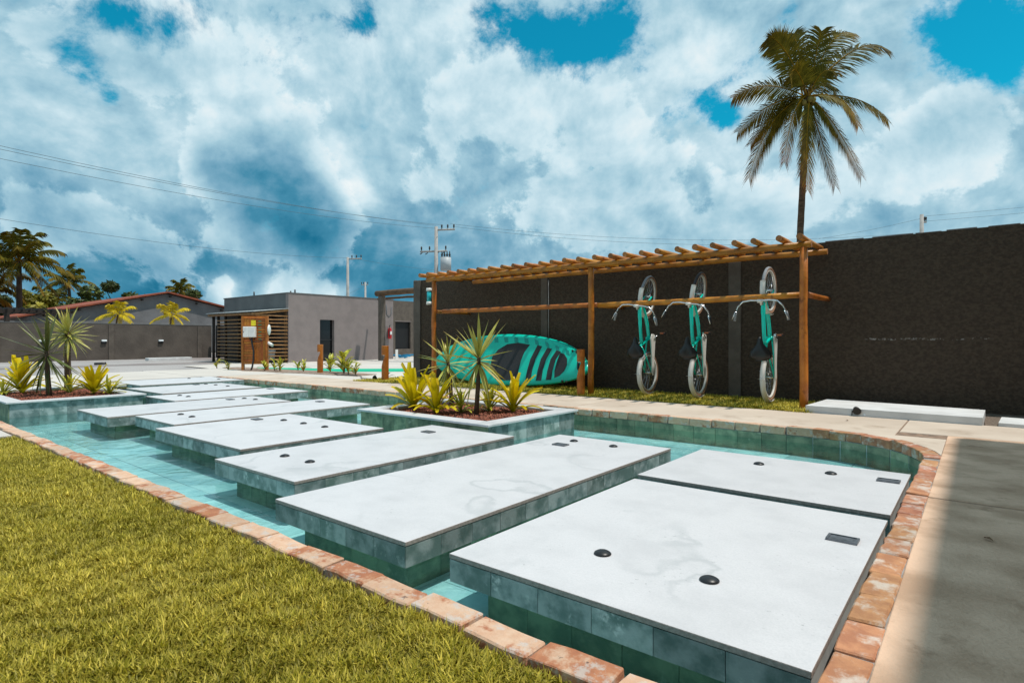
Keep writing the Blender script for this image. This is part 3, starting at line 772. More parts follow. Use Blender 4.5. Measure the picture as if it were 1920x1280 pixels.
log('bracket', (-8.6, PYB + .06, 1.46), (-8.6, WY - .005, 1.46), .036, pg)
log('bracket', (-4.9, PYB + .06, 1.46), (-4.9, WY - .005, 1.46), .036, pg)

# ------------------------------------------------------------------ bicycles hung from the rail
BIKE_Y = 8.60


def bicycle(x, steer, label, tread, crank):
    """cruiser bicycle hung upright by its front end; u = towards the front wheel (up), v = towards the saddle side, w = rider's right"""
    t = thing('bicycle', (x, BIKE_Y, 0), label, 'bicycle', 'bicycles hung on the pergola rail')
    RW = .335
    def P(u, v, w=0.): return Vector((x + w, BIKE_Y - v, u + .365))
    WB = 1.22
    hA, hB = (1.02, .33), (1.10, .20)          # head tube ends (top, bottom)
    ax = Vector((hB[0] - hA[0], hB[1] - hA[1])).normalized()
    axis3 = (P(hA[0], hA[1]) - P(hB[0], hB[1])).normalized(); piv = P(hB[0], hB[1])
    rotm = Matrix.Rotation(R(steer), 3, axis3)
    def S(p): return piv + rotm @ (p - piv)
    ident = lambda p: p
    def wheel(uc, T, nm):
        c = P(uc, 0)
        wt = MB(); n = 40; m = 10; vs = []; 
        for i in range(n):
            a = 2 * math.pi * i / n
            for j in range(m):
                bb = 2 * math.pi * j / m
                rr = RW - .024 + .024 * math.cos(bb); vs.append(T(P(uc + rr * math.cos(a), rr * math.sin(a), .024 * math.sin(bb))))
        for i in range(n):
            for j in range(m):
                mid = (j + .5) * 2 * math.pi / m
                wt.add([vs[i * m + j], vs[i * m + (j + 1) % m], vs[((i + 1) % n) * m + (j + 1) % m], vs[((i + 1) % n) * m + j]], [(0, 1, 2, 3)], 0 if math.cos(mid) > .45 else 1, True)
        hub = wt.obj(nm, [tread, tan_m], t)
        q = MB()
        for i in range(n):
            a0, a1 = 2 * math.pi * i / n, 2 * math.pi * (i + 1) / n
            pr = [(RW - .046, -.017), (RW - .046, .017), (RW - .070, .012), (RW - .070, -.012)]
            r0 = [T(P(uc + r_ * math.cos(a0), r_ * math.sin(a0), w)) for r_, w in pr]; r1 = [T(P(uc + r_ * math.cos(a1), r_ * math.sin(a1), w)) for r_, w in pr]
            q.add(r0 + r1, [(j, (j + 1) % 4, 4 + (j + 1) % 4, 4 + j) for j in range(4)], 0, True)
        q.obj('rim', cream_m, hub)
        q = MB(); q.tube([T(P(uc, 0, -.05)), T(P(uc, 0, .05))], .018, 10); q.obj('hub', chrome_m, hub)
        q = MB()
        for i in range(28):
            a = 2 * math.pi * i / 28; b2 = a + (1.15 if i % 4 < 2 else -1.15); w = .028 if i % 2 else -.028
            q.tube([T(P(uc + .018 * math.cos(b2), .018 * math.sin(b2), w)), T(P(uc + (RW - .068) * math.cos(a), (RW - .068) * math.sin(a), w * .2))], .0017, 4, caps=False)
        sp = q.obj('spokes', chrome_m, hub); sp['kind'] = 'stuff'
        return hub
    def fender(uc, a0, a1, T, nm):
        q = MB(); n = 22; m = 7; rows = []
        for i in range(n + 1):
            a = R(a0 + (a1 - a0) * i / n)
            for lay_ in (0, 1):
                for j in range(m):
                    s_ = -1 + 2 * j / (m - 1); rr = RW + .022 - .020 * s_ * s_ - .003 * lay_
                    rows.append(T(P(uc + rr * math.cos(a), rr * math.sin(a), .036 * s_)))
        K = 2 * m; fs = []
        for i in range(n):
            for j in range(m - 1):
                fs.append((i * K + j, i * K + j + 1, (i + 1) * K + j + 1, (i + 1) * K + j)); fs.append((i * K + m + j + 1, i * K + m + j, (i + 1) * K + m + j, (i + 1) * K + m + j + 1))
            for j in (0, m - 1): fs.append((i * K + j, (i + 1) * K + j, (i + 1) * K + m + j, i * K + m + j))
        for i in (0, n):
            for j in range(m - 1): fs.append((i * K + j, i * K + j + 1, i * K + m + j + 1, i * K + m + j))
        q.add(rows, fs, 0, True); return q.obj(nm, cream_m, t)
    wheel(0, ident, 'wheel'); wheel(WB, S, 'wheel')
    fender(0, 48, 205, ident, 'fender'); fender(WB, 70, 196, S, 'fender')
    bez = lambda a, b_, c, n=12: [P(*[(1 - s) ** 2 * a[i] + 2 * s * (1 - s) * b_[i] + s * s * c[i] for i in range(3)]) for s in [k / (n - 1) for k in range(n)]]
    q = MB()
    q.tube([P(*hA), P(*hB)], .024, 12)
    q.tube(bez((1.035, .30, 0), (.80, .31, 0), (.46, .235, 0)), [.030] * 4 + [.026] * 8, 12)      # top tube
    q.tube(bez((1.075, .235, 0), (.92, .06, 0), (.55, -.02, 0)), .027, 12)                         # down tube
    q.tube([P(.55, -.02), P(.40, .36)], .021, 12)                                                # seat tube
    q.tube([P(.55, -.02, -.045), P(.55, -.02, .045)], .028, 12)
    for s_ in (-1, 1):
        q.tube([P(.53, -.02, .03 * s_), P(.35, -.01, .052 * s_), P(.0, 0, .062 * s_)], .012, 8)
        q.tube([P(.43, .285, .015 * s_), P(.36, .26, .045 * s_), P(.0, 0, .064 * s_)], .010, 8)
    q.obj('frame', teal_m, t)
    q = MB()
    for s_ in (-1, 1):
        q.tube([S(p) for p in (P(1.105, .185, .02 * s_), P(1.12, .16, .05 * s_), P(1.16, .09, .056 * s_), P(WB, 0, .058 * s_))], [.014, .016, .014, .010], 8)
    q.tube([S(P(1.105, .19, -.05)), S(P(1.105, .19, .05))], .017, 8)
    q.obj('fork', teal_m, t)
    # stem, handlebar, grips, brake levers
    q = MB(); q.tube([S(P(hA[0], hA[1])), S(P(1.005, .40)), S(P(1.05, .445))], .014, 10); q.tube([S(P(1.05, .445, -.035)), S(P(1.05, .445, .035))], .024, 10); q.obj('stem', cream_m, t)
    bar = [(-.345, .80, .41), (-.325, .90, .43), (-.29, .98, .45), (-.22, 1.045, .465), (-.12, 1.06, .46), (0, 1.055, .448)]
    bar = bar + [(-a, b_, c) for a, b_, c in bar[-2::-1]]
    q = MB(); q.tube([S(P(u, v, w)) for w, u, v in bar], .0115, 10); hb = q.obj('handlebar', chrome_m, t)
    for s_ in (-1, 1):
        q = MB(); q.tube([S(P(.79, .408, .347 * s_)), S(P(.86, .422, .335 * s_)), S(P(.905, .431, .323 * s_))], [.019, .017, .016], 10); q.obj('grip', rubber_grey if tread is rubber_grey else black_m, hb)
        q = MB(); q.tube([S(P(.925, .45, .305 * s_)), S(P(.90, .49, .32 * s_)), S(P(.80, .485, .36 * s_))], [.012, .007, .005], 6); q.obj('brake_lever', chrome_m, hb)
        q = MB(); q.tube([S(P(.925, .45, .305 * s_)), S(P(1.06, .53, .22 * s_)), S(P(1.12, .44, .06 * s_)), S(P(1.09, .30, .02 * s_))], .0025, 5); q.obj('brake_cable', black_m, hb)
    # saddle and post
    q = MB(); q.tube([P(.41, .33), P(.365, .43)], .0125, 10); q.obj('seat_post', chrome_m, t)
    q = MB(); prof = [(.245, .045, .0), (.26, .115, .008), (.30, .142, .02), (.36, .136, .028), (.42, .092, .03), (.48, .042, .028), (.545, .028, .022), (.57, .014, .008)]
    vs = []; m = 12
    for u, hw, hh in prof:
        for j in range(m):
            a = 2 * math.pi * j / m
            vs.append(P(u, .445 + (.025 + hh) * (math.sin(a) if math.sin(a) > 0 else .6 * math.sin(a)), hw * math.cos(a)))
    fs = [(i * m + j, i * m + (j + 1) % m, (i + 1) * m + (j + 1) % m, (i + 1) * m + j) for i in range(len(prof) - 1) for j in range(m)] + [tuple(range(m)), tuple(range((len(prof) - 1) * m, len(prof) * m))]
    q.add(vs, fs, 0, True); q.obj('saddle', leather_m, t)
    # chain guard, chainring, cranks, pedals
    q = MB()
    out_ = [(.62, .0), (.60, .06), (.545, .085), (.40, .055), (.20, .04), (.0, .035), (-.045, .0), (.0, -.035), (.25, -.045), (.45, -.07), (.55, -.085), (.605, -.06)]
    vs = [P(u, v, .072) for u, v in out_] + [P(u, v, .088) for u, v in out_]; n = len(out_)
    q.add(vs, [tuple(range(n))[::-1], tuple(range(n, 2 * n))] + [(i, (i + 1) % n, n + (i + 1) % n, n + i) for i in range(n)]); q.obj('chain_guard', cream_m, t, bevel=.004)
    q = MB(); q.lathe([(.03, -.003), (.075, -.003), (.075, .003), (.03, .003)], 24, tuple(P(.55, -.02, .066)), axis='X'); q.obj('chainring', chrome_m, t)
    ca, sa = math.cos(R(crank)), math.sin(R(crank))
    for s_, sg in ((1, 1), (-1, -1)):
        e0 = P(.55, -.02, .098 * s_); e1 = P(.55 + .16 * ca * sg, -.02 + .16 * sa * sg, .108 * s_)
        q = MB(); q.tube([e0, e1], .010, 8); cr_ = q.obj('crank', chrome_m, t)
        q = MB(); c = e1 + Vector((.062 * s_, 0, 0)); q.box(c - Vector((.045, .033, .013)), c + Vector((.045, .033, .013))); q.obj('pedal', black_m, cr_, bevel=.004)
        q = MB(); q.box(c + Vector((-.03, -.036, -.008)), c + Vector((.03, -.0335, .008))); q.box(c + Vector((-.035, -.02, .0135)), c + Vector((.035, .02, .017))); q.obj('reflector', amber_m, cr_)
    q = MB(); q.tube([P(-.005, .375, -.05), P(-.005, .375, .05)], .004, 6)
    q.tube([P(.0, .0, -.066), P(.10, .34, -.036)], .003, 5); q.tube([P(.0, .0, .066), P(.10, .34, .036)], .003, 5); q.obj('fender_stay', chrome_m, t)
    return t


bicycle(-4.13, -9, 'teal cruiser bicycle hanging nearest the middle pergola post, grey front tyre', rubber_grey, -60)
bicycle(-3.30, -10, 'teal cruiser bicycle hanging in the middle of the three, dark front tyre', rubber_dark, 60)
bicycle(-2.29, 0, 'teal cruiser bicycle hanging nearest the right pergola post, grips level', rubber_grey, 75)

# ------------------------------------------------------------------ paddle board leaning on the wall
bd = thing('paddle_board', (-7.0, 8.5, 0), 'teal paddle board with dark chevron deck pad lying on its side against the wall', 'paddle board')
OUT = [(-8.95, .40), (-8.90, .55), (-8.72, .72), (-8.40, .845), (-8.0, .925), (-7.5, .965), (-7.0, .962), (-6.5, .92), (-6.0, .825), (-5.6, .69), (-5.32, .52), (-5.19, .385),
       (-5.24, .26), (-5.45, .165), (-5.8, .085), (-6.3, .02), (-6.9, -.02), (-7.5, -.02), (-8.05, .03), (-8.5, .11), (-8.80, .24)]


def smooth_loop(pts, k=4):
    n = len(pts); res = []
    for i in range(n):
        p = [Vector(pts[(i + d) % n]) for d in (-1, 0, 1, 2)]
        for s in range(k):
            t_ = s / k
            res.append(.5 * ((2 * p[1]) + (-p[0] + p[2]) * t_ + (2 * p[0] - 5 * p[1] + 4 * p[2] - p[3]) * t_ ** 2 + (-p[0] + 3 * p[1] - 3 * p[2] + p[3]) * t_ ** 3))
    return res


loop = smooth_loop(OUT)
bc = Vector((-7.05, .46))
LEAN = .42


def BP(a, b_, d):
    """point on the board: a along the wall, b up, d outwards from the board's back"""
    rocker = .16 * max(0, (abs(a - bc.x) - .9) / 1.0) ** 2
    return Vector((a, 8.50 + (b_ - .0) * LEAN - d + .10 - rocker, b_ + .035))


q = MB(); n = len(loop); rings = [(.90, .0), (.965, .02), (.993, .055), (1.0, .075), (.993, .095), (.965, .128), (.90, .146), (.75, .149), (.6, .15), (.45, .15), (.3, .15), (.15, .15), (.02, .15)]
vs = []
for s_, d in rings:
    for p in loop:
        dist = (p - bc); L_ = dist.length
        e = 1 - (1 - s_) * (.62 / max(L_, .3)) if s_ > .85 else s_
        pp = bc + dist * e; vs.append(BP(pp.x, pp.y, d))
k = len(rings)
for i in range(k - 1):
    mi = 1 if i in (2, 3) else 0
    q.add([], [], 0)
    for j in range(n):
        q.f.append([i * n + j, i * n + (j + 1) % n, (i + 1) * n + (j + 1) % n, (i + 1) * n + j]); q.m.append(1 if i in (0, 1) else 0); q.sm.append(True)
q.v = [tuple(v) for v in vs]; q.f.append(list(range(n))[::-1]); q.m.append(0); q.sm.append(False)
q.obj('board_body', [board_m, board_rail], bd)


def board_patch(name, poly, m, d0=.146, d1=.155):
    q = MB(); n = len(poly); c = Vector((sum(p[0] for p in poly) / n, sum(p[1] for p in poly) / n))
    vs = [BP(a, b_, d0) for a, b_ in poly] + [BP(a, b_, d1) for a, b_ in poly]
    q.add(vs, [tuple(range(n, 2 * n))] + [(i, (i + 1) % n, n + (i + 1) % n, n + i) for i in range(n)]); return q.obj(name, m, bd)


# deck pad: long dark front panel, chevrons, oval end
board_patch('deck_pad', [(-7.50, .52), (-7.40, .66), (-7.20, .77), (-6.95, .80), (-6.64, .765), (-6.73, .62), (-6.76, .46), (-6.76, .26), (-6.74, .10), (-7.05, .085), (-7.32, .14), (-7.48, .30)], pad_m)
for i, xx in enumerate((-6.44, -6.20, -5.98)):
    top = .755 - .045 * i; bot = .095 + .022 * i
    board_patch('deck_pad', [(xx - .02, top), (xx + .09, top - .02), (xx + .015, .50), (xx, .30), (xx + .02, bot), (xx - .10, bot - .008), (xx - .115, .30), (xx - .105, .50)], pad_m)
board_patch('deck_pad', [(-5.90, .625), (-5.80, .60), (-5.71, .52), (-5.68, .41), (-5.71, .31), (-5.79, .22), (-5.90, .175), (-5.935, .30), (-5.93, .48)], pad_m)
for i in range(11):       # shade marks along the upper rail, painted as darker patches
    a = -8.35 + i * .255
    up = [p for p in loop if p.y > .46]
    tp = min(up, key=lambda p: abs(p.x - a)).y; tp2 = min(up, key=lambda p: abs(p.x - (a + .13))).y
    board_patch('rail_shade', [(a, tp - .065), (a + .09, tp2 - .065), (a + .14, tp2 - .16), (a + .05, tp - .16)], board_shade, .144, .1535)
q = MB(); q.tube([BP(-5.42, .47, .15), BP(-5.40, .46, .19), BP(-5.37, .36, .19), BP(-5.36, .33, .15)], .022, 8); q.obj('carry_handle', black_m, bd)
for a, b_ in ((-5.62, .66), (-5.52, .64), (-5.70, .13), (-5.60, .125)):
    c = BP(a, b_, .152); q = MB(); q.lathe([(.022, 0), (.022, .012), (.001, .014)], 10, tuple(c), axis='Y'); q.v = [(x, 2 * c.y - y, z) for x, y, z in q.v]; q.obj('deck_ring', black_m, bd)

# ------------------------------------------------------------------ plinth, lamps and small things on the ground
pl_ = thing('concrete_plinth', (-.8, 8.4, 0), 'long low white concrete plinth at the foot of the charcoal wall', 'plinth')
q = MB(); q.prism([(-1.68, 7.90), (.035, 7.82), (.06, 8.70), (-1.62, 8.95)], -.05, .078); q.obj('plinth_body', whitestone, pl_, bevel=.008, seg=2)
pl2 = thing('concrete_block', (.6, 8.1, 0), 'pale concrete block lying beyond the right end of the plinth', 'block')
q = MB(); q.prism([(.16, 7.88), (1.4, 7.72), (1.45, 8.35), (.2, 8.5)], -.05, .03); q.obj('block_body', whitestone, pl2, bevel=.006)
gb = MB(); gb.add([(.05, 7.6, -.012), (3, 7.4, -.012), (3, 9.2, -.012), (.05, 9.2, -.012)], [(0, 1, 2, 3)])
tag(gb.obj('gravel_bed', mat('brown gravel', (.22, .17, .13), (.12, .09, .07), 40, 6, rough=.95, bump=.02, bscale=60)), kind='structure')


def floodlight(loc, label, rz, white=True):
    t = thing('floodlight', loc, label, 'garden light', None, rz)
    L = Vector(loc)
    def put(q, nm, m): q.v = [(x + L.x, y + L.y, z + L.z) for x, y, z in q.v]; return q.obj(nm, m, t)
    q = MB(); q.tube([(0, -.02, .055), (0, .05, .075)], [.045, .030], 14); put(q, 'lamp_head', black_m)
    q = MB(); q.tube([(-.045, .005, .06), (-.05, .01, .0)], .006, 6); q.tube([(.045, .005, .06), (.05, .01, .0)], .006, 6); put(q, 'yoke', black_m)
    if white:
        q = MB(); q.tube([(.07, .0, .012), (.17, .01, .012)], .020, 10); put(q, 'junction_cap', led_m)
    return t


floodlight((-1.12, 7.86, .0), 'small black garden floodlight with white cap in front of the white plinth', .3)
floodlight((-10.42, 8.06, .0), 'small black garden floodlight on the grass beside the second bollard', .8, False)
cb = MB(); cb.tube([(-10.5, 8.06, .012), (-11.0, 8.15, .010), (-11.8, 8.7, .012), (-12.6, 8.6, .01), (-13.2, 8.9, .01)], .010, 6)
tag(cb.obj('power_cable', black_m), 'thin dark cable trailing over the pale paving to the bollard floodlight', 'cable')


def bollard(x, y, h, r, label, rz):
    t = thing('bollard', (x, y, 0), label, 'bollard light', 'orange timber bollard lights', rz)
    def loc(q): c, s = math.cos(rz), math.sin(rz); return q
    n = 20; q = MB(); vs = []
    zs = [(-.06, -1), (.40 * h, -1), (.55 * h, -.62), (.70 * h, .05), (.73 * h, .05), (.735 * h, -1), (h - .006, -1), (h, -.97)]
    for z, clip in zs:
        k = .95 if z == h else 1
        for j in range(n):
            a = 2 * math.pi * j / n; vs.append((max(r * k * math.cos(a), r * clip), r * k * math.sin(a), z))
    q.add(vs, [(i * n + j, i * n + (j + 1) % n, (i + 1) * n + (j + 1) % n, (i + 1) * n + j) for i in range(len(zs) - 1) for j in range(n)] + [tuple(range((len(zs) - 1) * n, len(zs) * n))])
    o = link('post', q.mesh('post', bollard_m), t)
    q = MB(); q.box((-r * .6, -r * .4, .712 * h), (r * .04, r * .4, .7335 * h)); link('lamp', q.mesh('lamp', led_m), t)
    q = MB(); q.tube([(0, -r * 1.01, .34 * h), (r * 1.005, 0, .34 * h), (0, r * 1.01, .34 * h), (-r * 1.005, 0, .34 * h), (0, -r * 1.01, .34 * h)], .003, 5)
    return t


bollard(-13.93, 8.95, .76, .078, 'orange timber bollard light in front of the tall dark window', R(52))
bollard(-10.11, 8.10, .76, .078, 'orange timber bollard light left of the end of the charcoal wall', R(45))
bollard(-4.98, 7.93, .74, .064, 'orange timber bollard light at the tip of the teal paddle board', R(30))

# ------------------------------------------------------------------ leaves and plants


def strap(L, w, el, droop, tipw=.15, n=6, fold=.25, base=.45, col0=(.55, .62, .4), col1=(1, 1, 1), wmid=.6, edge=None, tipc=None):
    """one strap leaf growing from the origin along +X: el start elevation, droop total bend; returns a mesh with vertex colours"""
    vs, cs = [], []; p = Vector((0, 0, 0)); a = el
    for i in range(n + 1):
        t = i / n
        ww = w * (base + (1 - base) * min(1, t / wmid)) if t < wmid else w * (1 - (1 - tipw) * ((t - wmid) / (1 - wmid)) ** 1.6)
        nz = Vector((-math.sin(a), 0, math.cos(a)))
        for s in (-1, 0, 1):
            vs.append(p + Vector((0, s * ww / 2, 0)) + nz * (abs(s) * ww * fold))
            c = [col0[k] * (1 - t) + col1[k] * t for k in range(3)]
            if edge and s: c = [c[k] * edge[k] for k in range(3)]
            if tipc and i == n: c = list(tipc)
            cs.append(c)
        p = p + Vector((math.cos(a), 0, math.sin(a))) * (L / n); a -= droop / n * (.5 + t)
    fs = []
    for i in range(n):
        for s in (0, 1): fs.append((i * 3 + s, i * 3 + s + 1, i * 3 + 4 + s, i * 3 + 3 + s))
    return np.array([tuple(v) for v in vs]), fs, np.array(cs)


def leaf_mesh(m, *a, **k):
    v, f, c = strap(*a, **k)
    return numpy_mesh('leaf', v, f, m, c, True)


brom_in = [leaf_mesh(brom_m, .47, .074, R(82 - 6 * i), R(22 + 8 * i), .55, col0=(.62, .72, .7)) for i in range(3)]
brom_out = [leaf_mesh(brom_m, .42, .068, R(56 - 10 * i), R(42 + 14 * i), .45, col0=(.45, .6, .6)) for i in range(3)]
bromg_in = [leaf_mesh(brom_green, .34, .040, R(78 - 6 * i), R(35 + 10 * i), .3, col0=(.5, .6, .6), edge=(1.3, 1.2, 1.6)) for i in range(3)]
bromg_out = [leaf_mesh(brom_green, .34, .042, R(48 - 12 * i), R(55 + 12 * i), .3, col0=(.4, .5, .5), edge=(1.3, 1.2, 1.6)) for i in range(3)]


def rosette(name, loc, label, cat, group, sets, size, seed, lean=(0, 0)):
    """leaf rosette: sets = [(meshes, count, tilt jitter)]"""
    rr = random.Random(seed)
    t = thing(name, loc, label, cat, group, rr.uniform(0, 6))
    t.scale = (size,) * 3; t.rotation_euler = (lean[0], lean[1], rr.uniform(0, 6))
    for ms, n, jit in sets:
        a0 = rr.uniform(0, 6)
        for i in range(n):
            o = link('leaf', rr.choice(ms), t, (0, 0, rr.uniform(0, .02)))
            o.rotation_euler = (rr.uniform(-.2, .2), rr.uniform(-jit, jit), a0 + 2.4 * i + rr.uniform(-.25, .25))
            s = rr.uniform(.78, 1.12); o.scale = (s, s * rr.uniform(.85, 1.15), s)
    return t


ZS = .02
BR = 'yellow bromeliads in the planters'
rosette('bromeliad', (-5.50, 4.86, ZS), 'tall yellow bromeliad at the left end of the middle planter', 'bromeliad', BR, [(brom_in, 13, .12), (brom_out, 10, .2)], 1.14, 1)
rosette('bromeliad', (-5.02, 4.78, ZS), 'yellow bromeliad left of the spiky plant in the middle planter', 'bromeliad', BR, [(brom_in, 10, .15), (brom_out, 12, .2)], 1.0, 2)
rosette('bromeliad', (-4.36, 5.42, ZS), 'yellow bromeliad right of the spiky plant in the middle planter', 'bromeliad', BR, [(brom_in, 12, .1), (brom_out, 12, .2)], 1.02, 3)
rosette('bromeliad', (-12.05, 2.30, ZS), 'yellow bromeliad at the left of the left planter', 'bromeliad', BR, [(brom_in, 13, .12), (brom_out, 12, .2)], 1.25, 4)
rosette('bromeliad', (-10.98, 2.98, ZS), 'yellow bromeliad at the right of the left planter', 'bromeliad', BR, [(brom_in, 12, .16), (brom_out, 13, .2)], 1.05, 5)
VB = 'variegated low plants in the planters'
rosette('variegated_plant', (-4.80, 4.98, ZS), 'small yellow green striped plant just left of the middle spiky stem', 'plant', VB, [(bromg_in, 9, .2), (bromg_out, 10, .2)], .92, 6)
rosette('variegated_plant', (-4.62, 5.28, ZS), 'small striped plant just right of the middle spiky stem', 'plant', VB, [(bromg_in, 9, .2), (bromg_out, 9, .2)], .95, 7)
rosette('variegated_plant', (-11.85, 2.02, ZS), 'small striped plant under the left bromeliad of the left planter', 'plant', VB, [(bromg_in, 8, .2), (bromg_out, 12, .25)], .95, 8)
rosette('variegated_plant', (-11.55, 2.80, ZS), 'striped plant between the two spiky stems of the left planter', 'plant', VB, [(bromg_in, 9, .2), (bromg_out, 12, .2)], 1.05, 9)
rosette('variegated_plant', (-10.72, 3.12, ZS), 'striped plant at the right end of the left planter', 'plant', VB, [(bromg_in, 9, .2), (bromg_out, 12, .2)], .92, 10)


def yucca(loc, top, n_leaf, L, w, label, m, seed, stem_r=.028, lo=-75, hi=88, bias=1.0, extra=None):
    """spiky plant: slim stem and a ball of sword leaves at its top"""
    rr = random.Random(seed)
    t = thing('spiky_plant', loc, label, 'yucca', 'spiky leaved plants in the planters')
    c = Vector(top); base = Vector(loc)
    q = MB(); mid = base.lerp(c, .5) + Vector((.015, -.01, 0))
    q.tube([base - Vector((0, 0, .03)), base.lerp(mid, .5), mid, c], [stem_r * 1.25, stem_r, stem_r * .95, stem_r * .8], 10); q.obj('stem', stem_m, t)
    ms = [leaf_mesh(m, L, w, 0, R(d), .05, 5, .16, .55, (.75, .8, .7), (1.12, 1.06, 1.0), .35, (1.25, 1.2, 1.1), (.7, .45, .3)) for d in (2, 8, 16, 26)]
    lc = c - base
    for i in range(n_leaf):
        el = lo + (hi - lo) * ((i + .5) / n_leaf) ** bias
        az = i * 2.39996 + rr.uniform(-.3, .3)
        s = rr.uniform(.72, 1.12)
        if el > 60: s *= .9
        o = link('leaf', ms[rr.randrange(2) if el > 0 else rr.choice((1, 2, 3))], t, (lc.x, lc.y, lc.z - .10 + .10 * (el + 75) / 160))
        o.rotation_euler = Euler((rr.uniform(-.5, .5), -R(el + rr.uniform(-9, 9)), az), 'XYZ'); o.scale = (s, s * rr.uniform(.85, 1.1), s)
    return t


yucca((-4.576, 5.0, .0), (-4.56, 5.03, .70), 40, .52, .050, 'spiky plant on a slim stem in the centre of the middle planter', yucca_m, 11)
yucca((-5.52, 5.55, .0), (-5.55, 5.50, .62), 42, .42, .042, 'shorter bushy spiky plant at the back left of the middle planter', yucca_m, 12, lo=-88, bias=1.15)
yucca((-11.18, 2.46, .0), (-11.25, 2.44, .72), 44, .66, .050, 'dark spiky plant at the front of the left planter', yucca_dark, 13, .036, lo=-80)
yucca((-12.10, 2.92, .0), (-12.13, 2.92, 1.03), 80, .50, .045, 'dense light green spiky plant on a bare trunk at the back of the left planter', yucca_m, 14, .05, lo=-50, hi=88)

# planting bed along the forecourt
bedm = MB(); bedm.prism([(-18.9, 8.6), (-16.3, 8.0), (-14.2, 8.55), (-12.0, 8.75), (-12.2, 9.5), (-14.4, 9.55), (-16.6, 9.2), (-18.9, 9.1)], -.03, -.004)
tag(bedm.obj('planting_bed', mat('bed soil', (.22, .13, .09), (.34, .27, .22), 9, 6, rough=.95)), kind='structure')
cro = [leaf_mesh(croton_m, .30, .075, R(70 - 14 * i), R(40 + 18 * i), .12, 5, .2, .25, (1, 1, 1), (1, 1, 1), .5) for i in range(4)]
beds = [(-18.50, 8.25, .9, 8, 'thin leafy sprig left of the wooden charging panel'), (-17.35, 8.05, .62, 16, 'low yellow green clump just left of the wooden charging panel'),
        (-15.95, 8.45, .80, 14, 'leafy plant at the right foot of the wooden charging panel'), (-15.95, 8.75, .95, 7, 'thin upright sprig second right of the charging panel'),
        (-15.56, 8.70, 1.0, 12, 'broad leaved yellow plant third right of the charging panel'), (-15.70, 9.35, .95, 9, 'sparse leafy plant in front of the corner of the grey building'),
        (-14.75, 8.95, .80, 12, 'small curled yellow plant just left of the first bollard'), (-14.05, 9.35, 1.12, 16, 'bright leafy plant just right of the first bollard'),
        (-13.25, 9.22, 1.55, 22, 'largest bushy striped plant of the bed between two bollards'), (-12.75, 9.02, 1.15, 14, 'leaning plant right of the largest bushy one in the bed'),
        (-12.35, 8.95, .85, 12, 'short plant at the right end of the planting bed')]
for i, (x, y, s, n, lab) in enumerate(beds):
    t = rosette('bed_plant', (x, y, -.01), lab, 'plant', 'leafy plants in the bed along the forecourt', [(cro[:2], n // 2, .3), (cro[1:], n - n // 2, .35)], s, 40 + i)
    q = MB(); q.tube([(0, 0, -.02), (.02, .01, .12), (.03, -.01, .24)], [.016, .012, .008], 6); link('stem', q.mesh('stem', stem_m), t)
    for j, c in enumerate([c for c in t.children if c.name.startswith('leaf')]):
        c.location.z = .02 + .24 * (j % 5) / 5
rosette('bed_plant', (-10.85, 8.75, -.01), 'dark green seedling at the left end of the charcoal wall', 'plant', 'leafy plants in the bed along the forecourt', [([leaf_mesh(yucca_dark, .2, .04, R(50), R(60), .1)], 9, .3)], 1.0, 61)

# ------------------------------------------------------------------ buildings on the left
bl = thing('flat_roofed_building', (-24, 15, 0), 'flat roofed mauve grey rendered building with a tall dark window', 'building')
q = MB(); q.box((-26.9, 12.32, -.1), (-21.4, 18.0, 2.74))
q.m = [0, 0, 1, 0, 0, 0]
# front wall is built round the window opening
q = MB(); Y0, Y1, W0, W1, WZ = 12.32, 17.62, 13.74, 14.43, 1.72
q.box((-26.9, Y0, -.1), (-21.6, Y1, 2.74), 1)  # side faces take a darker grey with their shade in the colour
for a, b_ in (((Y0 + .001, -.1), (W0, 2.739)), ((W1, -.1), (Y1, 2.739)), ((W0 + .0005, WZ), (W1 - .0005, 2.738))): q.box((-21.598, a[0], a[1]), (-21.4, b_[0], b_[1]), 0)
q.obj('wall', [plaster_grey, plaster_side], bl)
q = MB(); q.box((-21.597, W0 + .002, -.05), (-21.56, W1 - .002, WZ - .002)); wn = q.obj('window', glass_dark, bl)
q = MB(); q.box((-21.555, W0 + .004, .86), (-21.53, W1 - .004, .90)); q.box((-21.555, W0 + .004, -.02), (-21.53, W0 + .04, WZ - .01)); q.obj('window_frame', black_m, wn)
q = MB(); q.box((-26.95, Y0 - .02, 2.7405), (-21.38, Y1 + .02, 2.775)); q.obj('parapet_cap', plaster_side, bl)
q = MB()
for x, y in ((-24.5, 12.5), (-22.4, 13.0), (-21.9, 12.9)): q.tube([(x, y, 2.776), (x, y, 2.776 + rnd.uniform(.12, .2))], .03, 8)
q.obj('roof_pipe', insul_m, bl)
q = MB(); q.tube([(-21.385, 17.20, 2.5), (-21.385, 17.22, 2.05), (-21.385, 17.35, 1.95), (-21.385, 17.48, 2.05), (-21.385, 17.5, 2.4)], .012, 6); q.obj('loose_cable', cable_m, bl)
ax_ = thing('annex_building', (-25, 21, 0), 'low charcoal annex with a wide black window right of the grey building', 'building')
q = MB()
q.box((-28, 17.7, -.1), (-24.15, 24, 2.95))
for a, b_ in (((17.701, -.1), (19.90, 2.949)), ((20.95, -.1), (23.99, 2.949)), ((19.9005, -.1), (20.9495, .39)), ((19.9005, 1.84), (20.9495, 2.948))): q.box((-24.148, a[0], a[1]), (-24.0, b_[0], b_[1]))
q.obj('wall', plaster_pil, ax_)
q = MB(); q.box((-24.147, 19.902, .392), (-24.12, 20.948, 1.838)); wn = q.obj('window', dark_m, ax_)
q = MB(); q.box((-24.02, 19.86, 1.842), (-23.985, 20.99, 1.88)); q.obj('window_frame', plaster_grey, wn)
